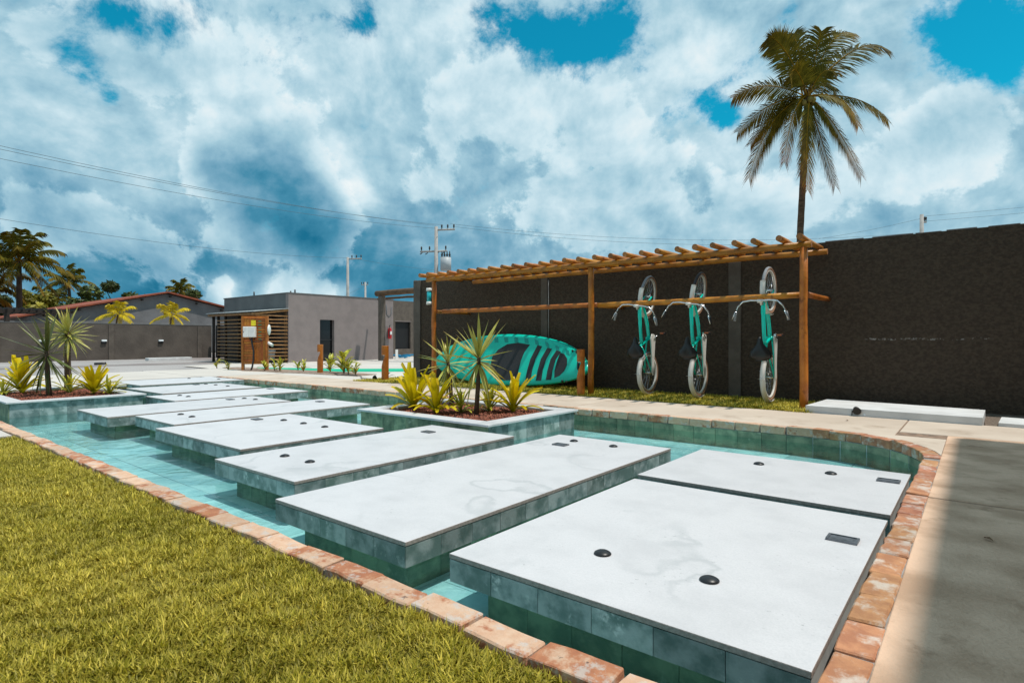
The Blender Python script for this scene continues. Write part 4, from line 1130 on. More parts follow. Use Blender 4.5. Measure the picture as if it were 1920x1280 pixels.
lb = thing('leaning_board', (-21.3, 17.75, 0), 'thin white board leaning at the right corner of the grey building', 'board')
q = MB(); q.box((-21.36, 17.70, -.02), (-21.33, 17.85, .42)); q.obj('board', white_m, lb)

fx = thing('fire_extinguisher', (-21.28, 17.32, .8), 'red fire extinguisher hanging on the grey building wall', 'fire extinguisher')
q = MB(); q.lathe([(.001, .92), (.075, .93), (.085, .97), (.085, 1.34), (.06, 1.42), (.03, 1.45), (.001, 1.455)], 16, (-21.28, 17.32, 0)); q.obj('cylinder', red_m, fx)
q = MB(); q.tube([(-21.28, 17.32, 1.45), (-21.28, 17.32, 1.52)], .02, 8); q.tube([(-21.28, 17.28, 1.53), (-21.28, 17.40, 1.56)], .016, 6); q.obj('valve', black_m, fx)
q = MB(); q.tube([(-21.27, 17.30, 1.5), (-21.2, 17.25, 1.40), (-21.2, 17.24, 1.1), (-21.2, 17.25, 1.0)], .012, 6); q.obj('hose', black_m, fx)
q = MB(); q.box((-21.194, 17.27, 1.12), (-21.190, 17.37, 1.27)); q.obj('label_plate', white_m, fx)
q = MB(); q.box((-21.40, 17.29, 1.3), (-21.36, 17.35, 1.4)); q.obj('wall_hook', steel_m, fx)

# log pergola beside the grey building
p2 = thing('side_pergola', (-19, 16, 0), 'weathered log pergola between the grey building and the wall end', 'pergola')
log('beam', (-20.55, 16.0, 2.90), (-10.6, 16.0, 2.90), .125, p2, log_dark, log_dark, 12, .01, .96)
log('beam', (-20.9, 16.35, 2.70), (-10.6, 16.35, 2.70), .05, p2, log_dark, log_dark, 8, .01)
log('beam', (-18.9, 16.9, 2.80), (-10.6, 16.9, 2.84), .11, p2, log_dark, log_dark, 10, .01)
q = MB(); q.box((-20.32, 15.9, -.1), (-20.10, 16.12, 2.78)); q.obj('post', plaster_pil, p2)

jg = thing('water_jug', (-20.8, 18.6, 0), 'white plastic canister standing by the charcoal annex', 'canister')
jp = Vector((-20.72, 18.75, -.02)); jg.location = jp
q = MB(); q.box(jp + Vector((-.14, -.14, 0)), jp + Vector((.14, .14, .34))); q.obj('canister_body', white_m, jg, bevel=.03, seg=2)
q = MB(); q.tube([jp + Vector((0, 0, .345)), jp + Vector((0, 0, .42))], .05, 10); q.obj('canister_cap', white_m, jg)
hs = thing('blue_hose', (-21.6, 18.2, 0), 'coiled blue plastic hose on the paving by the annex', 'hose')
q = MB(); pts = [(-21.65 + .30 * math.cos(a) + .3 * math.sin(a * .31), 18.25 + .25 * math.sin(a) + a * .01, .03 + .02 * (a / 6.28) + .05 * abs(math.sin(a * .7))) for a in np.linspace(0, 26, 90)]
q.tube(pts, .030, 6); q.obj('hose_coil', hose_m, hs)

# slatted shelter
sh = thing('slatted_shelter', (-23, 11.6, 0), 'lean-to shelter of brown horizontal poles against the grey building', 'shelter')
SX, SY, SXL, BY = -21.42, 11.03, -25.1, 12.30
for x, y, zt in ((SX, SY, 1.86), (SX - .05, 12.2, 2.12), (-22.9, SY, 1.86), (-24.0, SY, 1.86), (SXL + .45, SY, 1.86), (SXL, SY, 1.86)):
    q = MB(); q.tube([(x - .05, y + .05, -.05), (x - .05, y + .05, zt)], .06, 8); q.obj('post', log_grey if x < -21.6 else log_dark, sh)
for k in range(13):
    z = .10 + .143 * k
    q = MB(); q.tube([(SX + .02, SY - .05, z + rnd.uniform(-.01, .01)), (SX + .02, (SY + BY) / 2, z + rnd.uniform(-.012, .012)), (SX + .02, BY - .01, z + rnd.uniform(-.01, .01))], .026, 8); q.obj('slat', slat_m, sh)
    if k < 12:
        q = MB(); q.tube([(SXL + .5, SY - .03, z + rnd.uniform(-.012, .012)), ((SXL + SX) / 2, SY - .03, z + rnd.uniform(-.012, .012)), (SX - .03, SY - .03, z + rnd.uniform(-.012, .012))], .026, 8); q.obj('slat', slat_m, sh)
q = MB(); q.tube([(SX + .03, SY - .2, 1.86), (SX + .03, BY - .01, 2.06)], .05, 8); q.obj('roof_beam', slat_m, sh)
q = MB(); q.tube([(SXL - .25, SY - .06, 1.90), (SX + .05, SY - .06, 1.88)], .055, 8); q.obj('roof_beam', slat_m, sh)
q = MB(); q.add([(SXL - .3, SY - .16, 1.965), (SX + .1, SY - .16, 1.955), (SX + .1, BY - .01, 2.115), (SXL - .3, BY - .01, 2.115), (SXL - .3, SY - .16, 1.985), (SX + .1, SY - .16, 1.975), (SX + .1, BY - .01, 2.135), (SXL - .3, BY - .01, 2.135)],
              [(0, 3, 2, 1), (4, 5, 6, 7), (0, 1, 5, 4), (1, 2, 6, 5), (2, 3, 7, 6), (3, 0, 4, 7)]); q.obj('roof_sheet', sheet_m, sh)
q = MB(); q.box((SXL, SY + .6, -.05), (SX - .3, SY + .63, 1.9)); q.obj('dark_sheet', log_grey, sh)  # dark sheet set behind the slats
bk = thing('storage_tub', (-21.9, 11.75, 0), 'grey plastic tub standing inside the slatted shelter', 'tub')
q = MB(); q.lathe([(.001, .0), (.2, 0), (.24, .30), (.25, .42), (.23, .44), (.001, .45)], 14, (-21.85, 11.75, .05)); q.obj('tub_body', iron_m, bk)

# wooden charging panel
PA = R(45)
pn = thing('wooden_panel', (-16.6, 8.5, 0), 'upright orange wooden panel with a white electric box and yellow notice', 'panel', None, PA)


def PN(nm, a, b_, m, par=None, bevel=0):
    q = MB(); q.box(a, b_); o = link(nm, q.mesh(nm, m), par or pn)
    if bevel: w = o.modifiers.new('bevel', 'BEVEL'); w.width = bevel; w.segments = 1
    return o


W2 = .34
for s_ in (-1, 1): PN('frame_post', (s_ * W2 - .035, -.05, -.05), (s_ * W2 + .035, .05, 1.58), plank_m, None, .004)
PN('frame_rail', (-W2 + .037, -.045, 1.51), (W2 - .037, .045, 1.58), plank_m); PN('frame_rail', (-W2 + .037, -.045, .17), (W2 - .037, .045, .235), plank_m)
PN('backing', (-W2 + .036, .0, .24), (W2 - .036, .02, 1.505), log_dark)
for i in range(4): PN('plank', (-.30 + i * .075, -.03, .92), (-.30 + i * .075 + .068, -.002, 1.50), plank_m)
for i in range(9): PN('plank', (.006, -.032, .88 + i * .0695), (.298, -.003, .88 + i * .0695 + .055), plank_m)
for i in range(9): PN('plank', (-.30, -.032, .245 + i * .074), (-.003, -.003, .245 + i * .074 + .064), plank_m)
for i in range(5): PN('plank', (.004 + i * .059, -.03, .245), (.004 + i * .059 + .053, -.002, .868), plank_m)
for i in range(6): PN('green_mark', (.10, -.0345, .895 + i * .104), (.19, -.0325, .925 + i * .104), mat('dark green print', (.06, .20, .11)) if i == 0 else MATS['dark green print'])
bx = PN('electric_box', (-.29, -.17, .96), (.05, -.034, 1.27), white_m, None, .008)
PN('box_door', (-.28, -.178, .97), (-.125, -.1705, 1.26), white_m, bx, .003); PN('box_door', (-.118, -.178, .97), (.04, -.1705, 1.26), white_m, bx, .003); PN('lock', (-.27, -.184, 1.10), (-.255, -.1785, 1.13), black_m, bx)
PN('notice', (-.10, -.040, 1.30), (.03, -.034, 1.46), yellow_m)
q = MB(); q.tube([(-.06, -.10, .96), (-.05, -.12, .80), (.0, -.13, .55), (.0, -.14, .3), (-.03, -.15, .1), (-.07, -.16, -.02)], .026, 8); link('cable', q.mesh('cable', black_m), pn)
q = MB(); q.tube([(-.12, -.10, .96), (-.11, -.08, .88), (-.02, -.06, .83), (.15, -.05, .83), (.22, -.05, .88)], .014, 6); link('cable', q.mesh('cable', black_m), pn)
q = MB(); q.lathe([(.001, .03), (.11, .02), (.16, .0), (.15, -.008), (.001, .02)], 18, (.385, .05, 1.18), axis='X'); link('white_dish', q.mesh('white_dish', white_m), pn)
q = MB(); q.tube([(.37, .0, .80), (.52, -.08, .72)], .045, 10); link('white_spout', q.mesh('white_spout', white_m), pn)

# boundary wall, shed, far walls
lw = thing('boundary_wall', (-31, 6, 0), 'long low brown rendered boundary wall along the street', 'wall')
q = MB(); q.box((-31.2, -14, -.1), (-31, 13.55, 1.60)); q.obj('wall_body', mat('brown grey render', (.112, .091, .076), (.084, .068, .057), 1.6, 8, rough=.92, bump=.012, bscale=10), lw)
for y in (1.0, 5.0, 8.98, 12.85):
    q = MB(); q.box((-30.998, y, -.05), (-30.965, y + .2, 1.58)); q.obj('pilaster', MATS['smooth charcoal render'], lw)
q = MB(); q.box((-31.21, -14, 1.601), (-30.99, 13.56, 1.625)); q.obj('wall_cap', plaster_side, lw)
for y, lab in ((6.55, 'small white step light on the boundary wall behind the dense spiky plant'), (8.80, 'small white step light on the boundary wall left of its pilaster'), (11.15, 'small white step light on the boundary wall below the right yellow palm')):
    s_ = thing('step_light', (-30.95, y, .8), lab, 'wall light', 'step lights on the boundary wall')
    q = MB(); q.box((-30.998, y - .10, .80), (-30.90, y + .10, .88)); q.obj('light_hood', led_m, s_, bevel=.01)
    q = MB(); q.box((-30.998, y - .10, .70), (-30.95, y + .10, .795)); q.obj('light_body', black_m, s_)
dg = thing('dark_gate', (-30.5, 13.9, 0), 'black gate between the boundary wall and the slatted shelter', 'gate')
q = MB(); q.box((-30.6, 13.58, -.05), (-30.5, 14.7, 1.62)); q.obj('gate_leaf', dark_m, dg)
q = MB(); q.box((-30.498, 13.58, 1.0), (-30.47, 14.7, 1.04)); q.obj('gate_rail', insul_m, dg)
sd = thing('gabled_shed', (-46, 16, 0), 'large grey gabled shed with red tiled roof behind the boundary wall', 'shed')
q = MB(); G = [(8.6, -.1), (23.8, -.1), (23.8, 2.40), (16.19, 4.06), (8.6, 2.24)]
q.add([(-44, y, z) for y, z in G] + [(-62, y, z) for y, z in G], [(0, 1, 2, 3, 4), (9, 8, 7, 6, 5)] + [(i, 5 + i, 5 + (i + 1) % 5, (i + 1) % 5) for i in range(5)]); q.obj('wall', plaster_shed, sd)
for (y0, z0), (y1, z1) in (((8.1, 2.17), (16.21, 4.12)), ((16.215, 4.12), (24.4, 2.33))):
    q = MB(); q.add([(-43.65, y0, z0), (-43.65, y1, z1), (-62.3, y1, z1), (-62.3, y0, z0), (-43.65, y0, z0 + .10), (-43.65, y1, z1 + .10), (-62.3, y1, z1 + .10), (-62.3, y0, z0 + .10)],
                    [(0, 3, 2, 1), (4, 5, 6, 7), (0, 1, 5, 4), (1, 2, 6, 5), (2, 3, 7, 6), (3, 0, 4, 7)]); q.obj('roof', roof_red, sd)
for k in range(9):
    y = 9.4 + k * 1.75; z = 4.02 - abs(y - 16.2) * .235
    q = MB(); q.box((-43.99, y - .05, z - .14), (-43.75, y + .05, z - .03)); q.obj('purlin', log_grey, sd)
q = MB(); q.box((-44.001 + .004, 8.62, 0), (-43.97, 23.8, 2.05)); q.obj('lower_render', blockwall, sd)
bw = thing('block_wall', (-45, 4, 0), 'pale grey block wall left of the shed behind the dark pergola', 'wall')
q = MB(); q.box((-44.2, -22, -.1), (-44.0, 8.5, 1.98)); q.obj('wall_body', blockwall, bw)
lp = thing('dark_pergola', (-38, 7.5, 0), 'dark stained timber pergola behind the boundary wall at far left', 'pergola')
q = MB(); q.box((-38.1, 3.5, 2.27), (-37.95, 9.45, 2.40)); q.obj('beam', log_grey, lp)
q = MB(); q.box((-40.1, 3.5, 2.27), (-39.95, 9.45, 2.40)); q.obj('beam', log_grey, lp)
for k in range(20):
    y = 3.6 + k * .3; q = MB(); q.box((-40.6, y, 2.402), (-37.5, y + .07, 2.50)); q.obj('rafter', log_grey, lp)
for y in (4.5, 6.55, 8.55, 9.05): q = MB(); q.box((-38.12, y, -.1), (-37.93, y + .2, 2.268)); q.obj('post', log_grey, lp)
kb = thing('kerb_stone', (-28.4, 10.9, 0), 'pale concrete kerb stone lying at the foot of the boundary wall', 'kerb stone')
q = MB(); q.box((-28.7, 9.7, -.05), (-28.3, 11.5, .08)); q.obj('stone', whitestone, kb, bevel=.01)
db = thing('dark_stick', (-25.1, 7.0, 0), 'short dark scrap lying on the pale gravel street', 'scrap')
q = MB(); q.tube([(-25.3, 6.9, 0), (-25.0, 7.15, .02)], .05, 6); q.obj('scrap', insul_m, db)

# ------------------------------------------------------------------ palms and trees
CR = Vector((math.cos(R(38.92)), math.sin(R(38.92)), 0)); CF = Vector((-CR.y, CR.x, 0))


def frond(name, p0, p1, p2, m, par, off, nl=46, ll=.62, w=.045, brown=0., rng=None, hang=.7, roll=0., face=None, rib=(2.6, 1.6, 1.2)):
    """feather frond along the curve p0-p1-p2 with two rows of leaflets"""
    rr = rng or rnd
    p0, p1, p2 = Vector(p0), Vector(p1), Vector(p2)
    n = nl; vs, fs, cs = [], [], []
    pos = lambda t: p0 * (1 - t) ** 2 + p1 * 2 * t * (1 - t) + p2 * t * t
    tan = lambda t: ((p1 - p0) * (1 - t) + (p2 - p1) * t).normalized()
    K = 12
    for i in range(K + 1):         # rib
        t = i / K; c = pos(t); d = tan(t); sd_ = d.cross(Vector((0, 0, 1))); sd_ = sd_.normalized() if sd_.length > .05 else CR.copy(); up = sd_.cross(d)
        rad = .028 * (1 - .85 * t) * (ll / .62)
        for a in (0, 2.1, 4.2): vs.append(c + sd_ * rad * math.cos(a) + up * rad * math.sin(a)); cs.append(rib)
    for i in range(K):
        for j in range(3): fs.append((i * 3 + j, i * 3 + (j + 1) % 3, i * 3 + 3 + (j + 1) % 3, i * 3 + 3 + j))
    for i in range(n):
        t = .10 + .90 * (i + .5) / n
        c = pos(t); d = tan(t); sd_ = d.cross(Vector((0, 0, 1))); sd_ = sd_.normalized() if sd_.length > .05 else CR.copy()
        upv = sd_.cross(d); sd_ = sd_ * math.cos(roll) + upv * math.sin(roll)
        if face is not None:
            ip = d.cross(face).normalized(); ro = R(18 + 40 * (1 - abs(d.z)) ** .8); sd_ = (ip * math.cos(ro) + face * math.sin(ro)).normalized()
        L = ll * (.35 + .65 * math.sin(math.pi * min(1, .12 + t * .80)) ** .8) * rr.uniform(.8, 1.12)
        for s in (-1, 1):
            dr = (sd_ * s * .85 + d * (.50 + .5 * t) + Vector((0, 0, -hang * rr.uniform(.4, 1.0)))).normalized()
            dr2 = (dr + Vector((0, 0, -hang * rr.uniform(.5, 1.0)))).normalized()
            wd = d * (w * .5)
            a = c; b_ = c + dr * L * .5; e = b_ + dr2 * L * .5
            o = len(vs); vs += [a - wd * .6, a + wd * .6, b_ + wd, b_ - wd, e]
            g_ = rr.uniform(.75, 1.25); br = brown * (t ** 1.5) * rr.uniform(.6, 1.3)
            c0 = (g_ * (1 + .5 * br), g_ * (1 - .35 * br), g_); c1 = (g_ * (1 + 1.4 * br), g_ * (1 - .4 * br), g_ * (1 + .3 * br))
            cs += [c0, c0, c0, c0, c1]; fs.append((o, o + 1, o + 2, o + 3)); fs.append((o + 3, o + 2, o + 4, o + 4))
    co = np.array([tuple(v - off) for v in vs])
    quads = [f for f in fs if len(set(f)) == 4]; tris = [f for f in fs if len(set(f)) == 3]
    tri_all = [t_ for f in quads for t_ in ((f[0], f[1], f[2]), (f[0], f[2], f[3]))] + [tuple(dict.fromkeys(f)) for f in tris]
    return link(name, numpy_mesh('frond', co, tri_all, m, np.array(cs)), par)


def trunk(par, pts, rs, m, n=12, name='trunk'):
    q = MB(); q.tube(pts, rs, n); return q.obj(name, m, par)


# big coconut palm behind the wall
PB = Vector((-5.30, 24.05, 0)); PC = Vector((-5.09, 24.17, 10.12))
pm = thing('coconut_palm', PB, 'tall coconut palm rising behind the right end of the log pergola', 'palm tree')
tp = [PB, PB.lerp(PC, .25) + CR * -.10, PB.lerp(PC, .5) + CR * -.12, PB.lerp(PC, .75) + CR * -.05, PC + Vector((0, 0, -.5)), PC + Vector((0, 0, .25))]
fine_p = []; fr = []
for i in range(41):
    t = i / 40 * 5; k = min(4, int(t)); u = t - k
    fine_p.append(tp[k].lerp(tp[k + 1], u)); fr.append((.185 - .055 * min(1, i / 10) - .03 * i / 40) * (1.0 + (.05 if i % 2 else 0)))
trunk(pm, fine_p, fr, trunk_m, 14)
FR = [((400, 160), (285, 185), .3, -.5), ((480, 90), (395, 130), .3, .8), ((520, 200), (500, 95), .2, .3), ((600, 200), (610, 140), .2, -.4), ((690, 90), (830, 95), .3, .2), ((860, 110), (1000, 235), .3, -.3),
      ((760, 300), (800, 440), .3, .9), ((900, 440), (1062, 630), .5, .2), ((760, 470), (800, 715), .8, -.7), ((700, 600), (855, 985), 1.1, -.3), ((640, 640), (770, 1010), 1.2, .5), ((300, 360), (125, 490), .7, .2),
      ((330, 500), (128, 720), .8, -.2), ((330, 560), (225, 975), 1.0, .3), ((430, 560), (375, 925), 1.2, -.6), ((510, 700), (495, 1090), .9, -.8), ((600, 640), (585, 920), 1.0, .8), ((380, 520), (275, 735), .9, .9),
      ((450, 300), (385, 440), .4, -.9), ((600, 330), (650, 420), .4, -.9)]
rf = random.Random(3)
for (x1, y1), (x2, y2), br, dep in FR:
    k = .00634
    a = PC + CF * dep * .12 + CR * rf.uniform(-.1, .1)
    b_ = PC + CR * (x1 - 555) * k + Vector((0, 0, (500 - y1) * k)) + CF * dep * .55
    c = PC + CR * (x2 - 555) * k + Vector((0, 0, (500 - y2) * k)) + CF * dep
    L = (b_ - a).length + (c - b_).length
    frond('frond', a, b_, c, frond_m, pm, PB, int(24 + L * 15), .58 + .13 * max(0, L - 1.2), .046, br, rf, .50, 0, CF * rf.choice((-1, 1)), rib=(3.2, 2.0, 1.4))
for k in range(7):
    a = k * .9; c = PC + Vector((.22 * math.cos(a), .22 * math.sin(a), -.18 - .05 * (k % 3)))
    q = MB(); q.lathe([(.001, -.13), (.07, -.10), (.105, 0), (.08, .09), (.001, .13)], 10, tuple(c)); q.obj('coconut', mat('green coconut', (.22, .17, .03), (.14, .10, .02), 4) if k == 0 else MATS['green coconut'], pm)
q = MB()
for k in range(9): q.tube([PC + Vector((0, 0, -.1)), PC + CR * (-.35 + .09 * k) + Vector((0, 0, .25 + .1 * (k % 3))) - CF * .3, PC + CR * (-.55 + .14 * k) + Vector((0, 0, .0 - .1 * (k % 2))) - CF * .4], .014, 5)
q.obj('flower_stalk', rachis_m, pm)


def palm(loc, top, n, L, label, m, tm, seed, r=.15, up=.9, nl=26, ll=.6, w=.07, group=None, brown=.6, hang=.8, droop=1.0, name='coconut_palm'):
    rr = random.Random(seed)
    b0 = Vector(loc); c = Vector(top)
    t = thing(name, b0, label, 'palm tree', group)
    trunk(t, [b0, b0.lerp(c, .5) + Vector((rr.uniform(-.2, .2), rr.uniform(-.2, .2), 0)), c], [r * 1.5, r, r * .8], tm, 8)
    for i in range(n):
        az = i * 2.39996; q_ = (i + .5) / n
        el = R(80 - 125 * q_); LL = L * rr.uniform(.8, 1.1)
        d = Vector((math.cos(az) * math.cos(el), math.sin(az) * math.cos(el), math.sin(el)))
        p1 = c + d * LL * .55 + Vector((0, 0, .12 * LL * up))
        p2 = p1 + (Vector((d.x, d.y, 0)) * .5 + Vector((0, 0, d.z * .35 - .42 * droop))) * LL * .7
        frond('frond', c, p1, p2, m, t, b0, nl, ll, w, brown * q_, rr, hang, rr.uniform(-.8, .8), rib=(1, 1, 1) if brown == 0 else (2.6, 1.6, 1.2))
    return t


FG = 'palms beyond the boundary wall'
palm((-58.5, 10.9, 0), (-58.15, 10.9, 7.0), 30, 4.0, 'largest palm of the cluster at the far left, tops the others', frond_far, trunk_far, 21, .2, nl=30, ll=.85, w=.12, group=FG)
palm((-62.5, 9.6, 0), (-62.8, 9.5, 6.0), 22, 3.8, 'palm cut off by the left edge of the picture, hanging dry fronds', frond_far, trunk_far, 22, .2, nl=26, ll=.85, w=.12, group=FG, brown=1.0)
palm((-58.0, 8.6, 0), (-57.6, 8.4, 4.3), 16, 2.6, 'low shaggy palm under the largest one at far left', frond_far, trunk_far, 27, .2, nl=22, ll=.8, w=.12, group=FG, brown=1.2, droop=1.3)
palm((-73.2, 17.7, 0), (-73.5, 17.74, 6.9), 20, 2.7, 'slim palm right of the largest one, standing clear in the sky', frond_far, trunk_far, 23, .17, nl=22, ll=.7, w=.12, group=FG)
palm((-72.5, 16.1, 0), (-72.3, 16.0, 4.4), 18, 3.0, 'stubby palm between the two tall ones, its trunk hidden by roofs', frond_far, trunk_far, 24, .17, nl=22, ll=.7, w=.12, group=FG)
palm((-69.9, 27.3, 0), (-69.8, 27.2, 6.3), 20, 2.2, 'palm peeping over the ridge of the gabled shed', frond_far, trunk_far, 25, .17, nl=20, ll=.6, w=.11, group=FG)
YG = 'yellow ornamental palms behind the boundary wall'
palm((-41.7, 12.6, 0), (-41.7, 12.6, 2.5), 11, 1.35, 'yellow palm left of the shed gable, fronds drooping', frond_yellow, stem_m, 31, .05, nl=20, ll=.42, w=.07, group=YG, brown=0, name='yellow_palm')
palm((-39.1, 14.7, 0), (-39.1, 14.7, 2.45), 10, 1.30, 'yellow palm below the shed ridge with an upright plume', frond_yellow, stem_m, 32, .05, nl=20, ll=.42, w=.07, group=YG, brown=0, name='yellow_palm')


def tree(loc, h, rad, label, m, seed, n=2600, leaf=.22):
    rs = np.random.RandomState(seed)
    t = thing('broadleaf_tree', loc, label, 'tree', 'broadleaf trees beyond the boundary wall')
    b0 = Vector(loc)
    q = MB(); q.tube([b0, b0 + Vector((.1, .05, h * .45)), b0 + Vector((.0, .2, h * .8))], [.2, .14, .06], 8)
    for k in range(5):
        a = k * 1.3; q.tube([b0 + Vector((.05, .1, h * (.4 + .06 * k))), b0 + Vector((math.cos(a) * rad * .6, math.sin(a) * rad * .6, h * (.65 + .06 * k)))], [.07, .03], 6)
    q.obj('trunk', bark_m, t)
    nc = 9; cen = np.stack([rs.normal(0, rad * .42, nc), rs.normal(0, rad * .42, nc), h * .70 + rs.normal(0, h * .13, nc)], 1); cr_ = rs.uniform(.35, .6, nc) * rad
    i = rs.randint(0, nc, n); d = rs.normal(0, 1, (n, 3)); d /= np.linalg.norm(d, axis=1)[:, None]
    p = cen[i] + d * (cr_[i] * rs.uniform(.55, 1.05, n) ** .6)[:, None] * np.array([1, 1, .75])
    a1 = rs.normal(0, 1, (n, 3)); a1 /= np.linalg.norm(a1, axis=1)[:, None]; a2 = np.cross(a1, d); a2 /= np.linalg.norm(a2, axis=1)[:, None] + 1e-6
    s = rs.uniform(.6, 1.3, n)[:, None] * leaf
    co = np.stack([p - a1 * s, p + a2 * s * .5, p + a1 * s, p - a2 * s * .5], 1).reshape(-1, 3)
    tone = (rs.uniform(.6, 1.4, n) * rs.uniform(.8, 1.25, nc)[i])
    cols = np.repeat(np.stack([tone, tone, tone * .9], 1), 4, 0)
    o = link('crown', numpy_mesh('crown', co, np.arange(n * 4).reshape(-1, 4), m, cols), t)
    return t


tree((-63.6, 12.9, 0), 5.2, 1.7, 'yellow green tree glimpsed under the far left palms', leaf_yellowbush, 41)
tree((-66.0, 10.5, 0), 4.6, 1.8, 'dark leafy tree behind the trunks of the far left palms', leaf_bush, 46)
tree((-65.5, 17.8, 0), 5.9, 1.7, 'rounded dark tree above the left slope of the shed roof', leaf_bush, 42)
tree((-67.6, 20.1, 0), 6.2, 1.35, 'small dark tree over the middle of the left shed roof slope', leaf_bush, 43)
tree((-69.9, 23.4, 0), 6.1, .9, 'treetop just showing over the shed roof left of the ridge', leaf_bush, 44)
tree((-65.2, 27.6, 0), 6.2, 1.6, 'dark tree right of the palm behind the shed ridge', leaf_bush, 45)
tree((-64.5, 14.6, 0), 4.2, 1.5, 'low dark tree left of the shed roof, below the slim palm', leaf_bush, 47)

# ------------------------------------------------------------------ utility poles and wires


def pole(loc, h, label, arms, seed=0, transformer=False):
    b0 = Vector(loc); t = thing('utility_pole', b0, label, 'utility pole', 'utility poles beyond the walls')
    q = MB(); q.tube([b0, b0 + Vector((0, 0, h))], [.20, .13], 10); q.obj('pole_shaft', polecon, t)
    for z, a, b_ in arms:
        p0 = b0 + CR * a + Vector((0, 0, z)); p1 = b0 + CR * b_ + Vector((0, 0, z + .12 * (b_ - a) * .3))
        q = MB(); q.tube([p0, p1], .075, 6); ar = q.obj('crossarm', polecon, t)
        for k in range(3):
            c = p0.lerp(p1, (.30, .62, .95)[k] if a > -.3 else (.05, .35, .95)[k]); q = MB(); q.lathe([(.03, 0), (.03, .1), (.075, .12), (.05, .2), (.075, .25), (.04, .36), (.001, .37)], 8, tuple(c + Vector((0, 0, .05)))); q.obj('insulator', insul_m, ar)
    if transformer:
        c = b0 + CR * .75 + Vector((0, 0, h - 2.9))
        q = MB(); q.tube([c + Vector((0, 0, -.5)), c + Vector((0, 0, .5))], .42, 14); q.obj('transformer', iron_m, t)
        for k in range(4): q = MB(); q.lathe([(.03, 0), (.09, .05), (.05, .12), (.09, .2), (.05, .3), (.03, .5)], 8, tuple(c + CR * (-.3 + .2 * k) + Vector((0, 0, .5)))); q.obj('bushing', insul_m, t)
        for k in range(4):
            q = MB(); p = b0 + CR * (-1.15 + .42 * k + (.4 if k > 1 else 0)) + Vector((0, 0, h - 1.85))
            q.tube([p, p + Vector((0, 0, -.12)) + CR * .1, p + Vector((0, 0, -.25)), p + CR * -.12 + Vector((0, 0, -.3))], .035, 6); q.obj('fuse_link', insul_m, t)
    return t


pole((-32.86, 31.3, 0), 9.66, 'concrete utility pole with transformer just above the left end of the pergola', [(9.4, .0, 1.45), (7.7, -1.25, .85)], transformer=True)
pole((-52.66, 37.17, 0), 9.7, 'pale concrete utility pole above the grey building roof', [(9.5, .0, 1.5)])
pole((-70.2, 52.6, 0), 9.3, 'short distant utility pole right of the pale one above the grey building', [(8.9, -.6, .4)])
pole((-3.45, 55.0, 0), 10.6, 'utility pole tip showing above the charcoal wall at right', [(10.0, .0, .35)])


def wire(pts, label, sag, r=.010):
    q = MB(); P_ = []
    for a, b_ in zip(pts[:-1], pts[1:]):
        a, b_ = Vector(a), Vector(b_)
        for i in range(24): t = i / 24; P_.append(a.lerp(b_, t) - Vector((0, 0, sag * 4 * t * (1 - t))))
    P_.append(Vector(pts[-1])); q.tube(P_, r, 5)
    return tag(q.obj('overhead_wire', cable_m), label, 'wire', 'overhead wires')


wire([(-30.8, -12, 9.9), (-32.86, 31.3, 9.75)], 'topmost overhead wire crossing the sky from the left edge to the transformer pole', .95)
wire([(-31.3, -12, 9.85), (-32.4, 31.6, 9.78)], 'second overhead wire just under the topmost, left of the transformer pole', 1.05)
wire([(-31.6, -12, 9.6), (-32.86, 31.3, 9.52)], 'lowest of the three wires left of the transformer pole', 1.1)
wire([(-39.5, -6, 8.2), (-52.66, 37.17, 9.62)], 'single overhead wire passing behind the far left palms to the pale pole', 1.0, .012)
wire([(-31.9, 31.9, 9.85), (-3.45, 55.0, 9.2)], 'upper overhead wire running right from the transformer pole behind the pergola', .9)
wire([(-31.6, 32.1, 9.62), (-3.45, 55.0, 8.9)], 'lower overhead wire running right from the transformer pole behind the pergola', 1.0)
wire([(-3.45, 55.0, 10.45), (18, 66, 12.4)], 'upper overhead wire right of the pole tip above the charcoal wall', .2)
wire([(-3.45, 55.0, 10.05), (18, 66, 11.9)], 'lower overhead wire right of the pole tip above the charcoal wall', .2)
wire([(-9.9, 51.2, 8.9), (-3.45, 55.0, 10.3)], 'overhead wire rising from behind the palm to the right pole tip', .1)
wire([(-52.0, 37.9, 9.5), (-44, 48, 8.3)], 'wire dropping right from the pale pole towards the clouds', .2, .012)
wire([(-60.5, 36.5, 4.0), (-70.2, 52.6, 8.8)], 'wire rising from the grey building roof to the short distant pole', .2, .015)

# dry leaf scraps on the paving
rl = random.Random(9)
scr = mat('dry leaf scrap', (.16, .09, .045), (.10, .055, .03), 9, 3, rough=.9, rand=.3)
for (x, y), lab in (((.05, 3.35), 'dry curled leaf lying alone in the roof shade on the brown paving'), ((-1.15, 7.35), 'dry brown leaf on the pale path in front of the white plinth'), ((-3.05, 7.62), 'dry brown leaf on the pale path below the middle bicycle'), ((-6.2, 7.2), 'dry brown leaf on the pale path behind the middle planter')):
    v, f, c = strap(.05, .02, R(8), R(40), .1, 5, .35, .2)
    q = MB(); q.add(v, f, 0, True); o = link('dry_leaf', q.mesh('dry_leaf', scr), None, (x, y, .002)); o.rotation_euler = (rl.uniform(-.2, .2), 0, rl.uniform(0, 6)); tag(o, lab, 'leaf')

